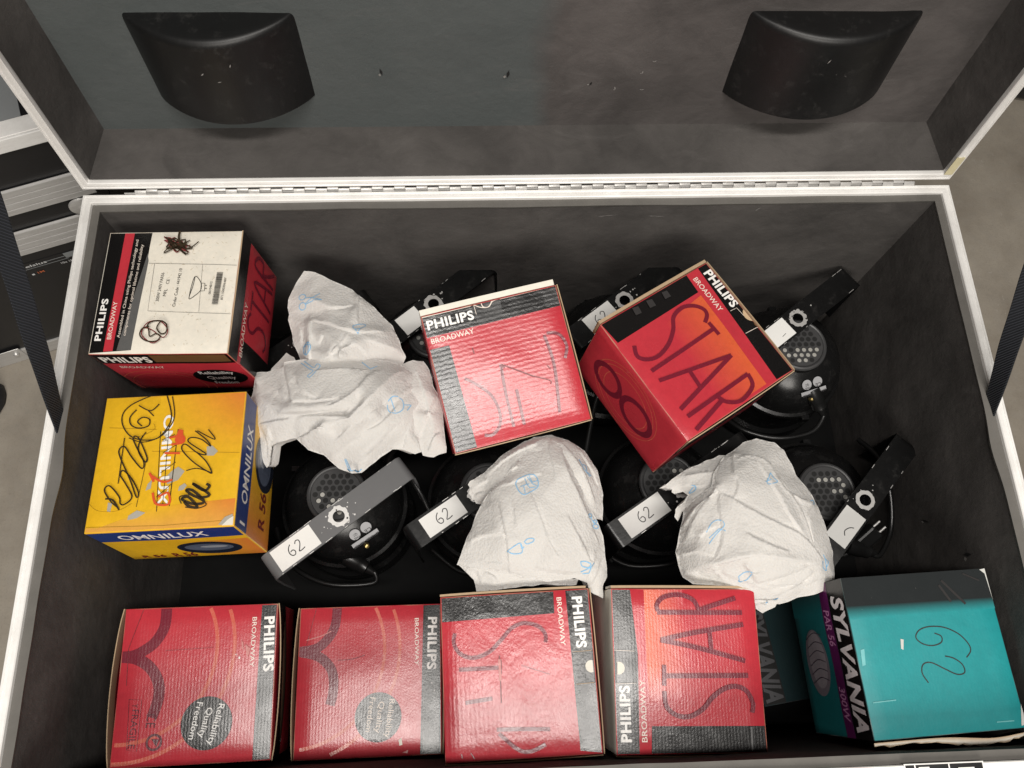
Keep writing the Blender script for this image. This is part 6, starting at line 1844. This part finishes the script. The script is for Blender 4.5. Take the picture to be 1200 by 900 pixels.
def towel_sheet(mb, outline, creases, icons, seed):
    rnd = random.Random(seed)
    bvh, V = coarse_height(outline, creases, rnd)
    st = .0031
    out = []
    n = len(outline)
    for i in range(n):
        a, b_ = Vector(outline[i]), Vector(outline[(i + 1) % n])
        k = max(1, int((b_ - a).xy.length / st))
        for j in range(k):
            p = a.lerp(b_, j / k)
            q = Vector((noise.noise(p * 70 + Vector((seed, 0, 0))), noise.noise(p * 70 + Vector((0, seed, 9))), 0)) * .0016
            out.append((p.x + q.x, p.y + q.y, p.z))
    poly = [(p[0], p[1]) for p in out]
    x0, x1 = min(p[0] for p in poly), max(p[0] for p in poly)
    y0, y1 = min(p[1] for p in poly), max(p[1] for p in poly)
    ins = []
    j = 0
    y = y0
    while y < y1:
        x = x0 + (st / 2 if j % 2 else 0)
        while x < x1:
            p = (x + rnd.uniform(-.0006, .0006), y + rnd.uniform(-.0006, .0006))
            if inside(p, poly):
                ins.append(p)
            x += st
        y += st * .866
        j += 1
    m = len(out)
    smooth_cr = []
    for cr in creases:
        q = crom([Vector((c[0], c[1], 0)) for c in cr], 5) if len(cr) > 2 else [Vector((cr[0][0], cr[0][1], 0)).lerp(Vector((cr[1][0], cr[1][1], 0)), k / 5) for k in range(6)]
        smooth_cr.append([c.xy + Vector((noise.noise(Vector((c.x * 45, c.y * 45, seed))), noise.noise(Vector((c.x * 45, c.y * 45, seed + 7))))) * .0014 for c in q])
    keep = []
    for p in ins:
        near = False
        for cr in smooth_cr:
            for k in range(len(cr) - 1):
                ab = cr[k + 1] - cr[k]
                ap = Vector(p) - cr[k]
                u = max(0, min(1, ap.dot(ab) / max(1e-9, ab.length_squared)))
                if (ap - ab * u).length < .0017:
                    near = True
                    break
            if near:
                break
        if not near:
            keep.append(p)
    ins = keep
    cedges = []
    for cr in smooth_cr:
        for sd in (1, -1):
            prev = None
            for k in range(len(cr)):
                dv = (cr[min(k + 1, len(cr) - 1)] - cr[max(k - 1, 0)]).normalized()
                e = cr[k] + Vector((-dv.y, dv.x)) * (.0005 * sd)
                if inside(e, poly):
                    ins.append((e.x, e.y))
                    idx = m + len(ins) - 1
                    if prev is not None:
                        cedges.append((prev, idx))
                    prev = idx
                else:
                    prev = None
    r = delaunay_2d_cdt([Vector(p) for p in poly] + [Vector(p) for p in ins], [(i, (i + 1) % m) for i in range(m)] + cedges, [], 1, 1e-6)
    P, rim_i = [], {}
    for idx, (v, orig) in enumerate(zip(r[0], r[3])):
        if orig and min(orig) < m:
            z = out[min(orig)][2]
            rim_i[min(orig)] = idx
        else:
            hit = bvh.ray_cast(Vector((v.x, v.y, 1)), Vector((0, 0, -1)))
            if hit[0] is None:
                hit = bvh.find_nearest(Vector((v.x, v.y, -.1)))
            z = hit[0].z
        P.append(Vector((v.x, v.y, z)))
    nb = [set() for _ in P]
    for f in r[2]:
        for a in range(len(f)):
            nb[f[a]].add(f[a - 1])
            nb[f[a - 1]].add(f[a])
    fixed = set(rim_i.values())
    segs = []
    for ci, cr in enumerate(smooth_cr):
        sg = 1 if (ci * 7 + seed) % 3 else -1
        for k in range(len(cr) - 1):
            segs.append((cr[k], cr[k + 1], k / (len(cr) - 1), 1 / (len(cr) - 1), sg))
    for it in range(3):
        Q = [p.z for p in P]
        for i, p in enumerate(P):
            if nb[i] and i not in fixed:
                p.z = .45 * Q[i] + .55 * sum(Q[k] for k in nb[i]) / len(nb[i])
    for i, p in enumerate(P):
        q = Vector((p.x, p.y, seed * .7))
        h = .0022 * (abs(noise.noise(q * 17)) - .2) + .0006 * (abs(noise.noise(q * 60 + Vector((3, 1, 0)))) - .2)
        best = None
        for a, b_, t0, dt, sg in segs:
            ab = b_ - a
            u = max(0, min(1, (p.xy - a).dot(ab) / max(1e-9, ab.length_squared)))
            dd = (p.xy - a - ab * u)
            if best is None or dd.length < best[0]:
                best = (dd.length, (ab.x * dd.y - ab.y * dd.x) * sg, t0 + dt * u)
        if best and i not in fixed:
            tp = math.sin(PI * min(1, max(0, best[2]))) ** .5
            if best[1] > 0:
                h += (.0017 if len(outline) < 44 and seed == 11 else .0027) * tp * math.exp(-best[0] / .010)
            else:
                h -= .0016 * tp * math.exp(-best[0] / .006)
        p.z += h * (.4 if i in fixed else 1)
    F = [tuple(f) for f in r[2]]
    # upward faces
    G = []
    for f in F:
        a, b_, c = P[f[0]], P[f[1]], P[f[2]]
        G.append(f if (b_ - a).cross(c - a).z > 0 else tuple(reversed(f)))
    vs = list(P)
    # folded under rim gives the sheet body
    cen = sum(P, Vector()) / len(P)
    loop = [rim_i[i] for i in range(m) if i in rim_i]
    b0 = len(vs)
    for i in loop:
        p = P[i]
        d = (Vector((cen.x, cen.y, 0)) - Vector((p.x, p.y, 0))).normalized()
        vs.append(p + d * .0025 + Vector((0, 0, -.0016)))
        vs.append(p + d * .009 + Vector((0, 0, -.016)))
    L = len(loop)
    for k in range(L):
        l = (k + 1) % L
        G.append((loop[k], b0 + 2 * k, b0 + 2 * l, loop[l]))
        G.append((b0 + 2 * k, b0 + 2 * k + 1, b0 + 2 * l + 1, b0 + 2 * l))
    mb.add(vs, G, 0)
    fb = BVHTree.FromPolygons(P, F)

    def onto(q):
        h = fb.ray_cast(Vector((q.x, q.y, 1)), Vector((0, 0, -1)))
        if h[0] is None:
            h = fb.find_nearest(Vector((q.x, q.y, -.08)))
        return (q.x, q.y, h[0].z + .0007)
    for wd, pts in icons:
        P2 = [Vector((p[0], p[1], 0)) for p in pts]
        if len(P2) > 4:
            P2 = crom(P2, 4)
        fine = []
        for i in range(len(P2) - 1):
            k = max(1, int((P2[i + 1] - P2[i]).length / .002))
            fine += [P2[i].lerp(P2[i + 1], j / k) for j in range(k)]
        fine.append(P2[-1])
        mb.ribbon(fine, wd, 0, 1, smooth=False, fn=onto)


TG = 'crumpled white paper towels with blue tool prints'
for key, lab in (('fan', 'fan shaped white paper towel with blue scissors print, upper one of the left pair'),
                 ('mass', 'rumpled folded white paper towel below the fan shaped one, left of the tilted carton'),
                 ('drape', 'smooth white paper towel draped over the middle lamp, blue pot and trowel prints'),
                 ('bundle', 'bunched creamy white paper towel overlapping the front STAR carton, at right')):
    mb = MB()
    for i, (o_, c_, ic) in enumerate(TOWELS[key]):
        towel_sheet(mb, o_, c_, ic, 3 * i + len(key))
    t_ = mb.build('paper_towel', [M['towel'], M['blueprint']], None, smooth='all')
    t_['label'], t_['category'], t_['group'] = lab, 'paper towel', TG
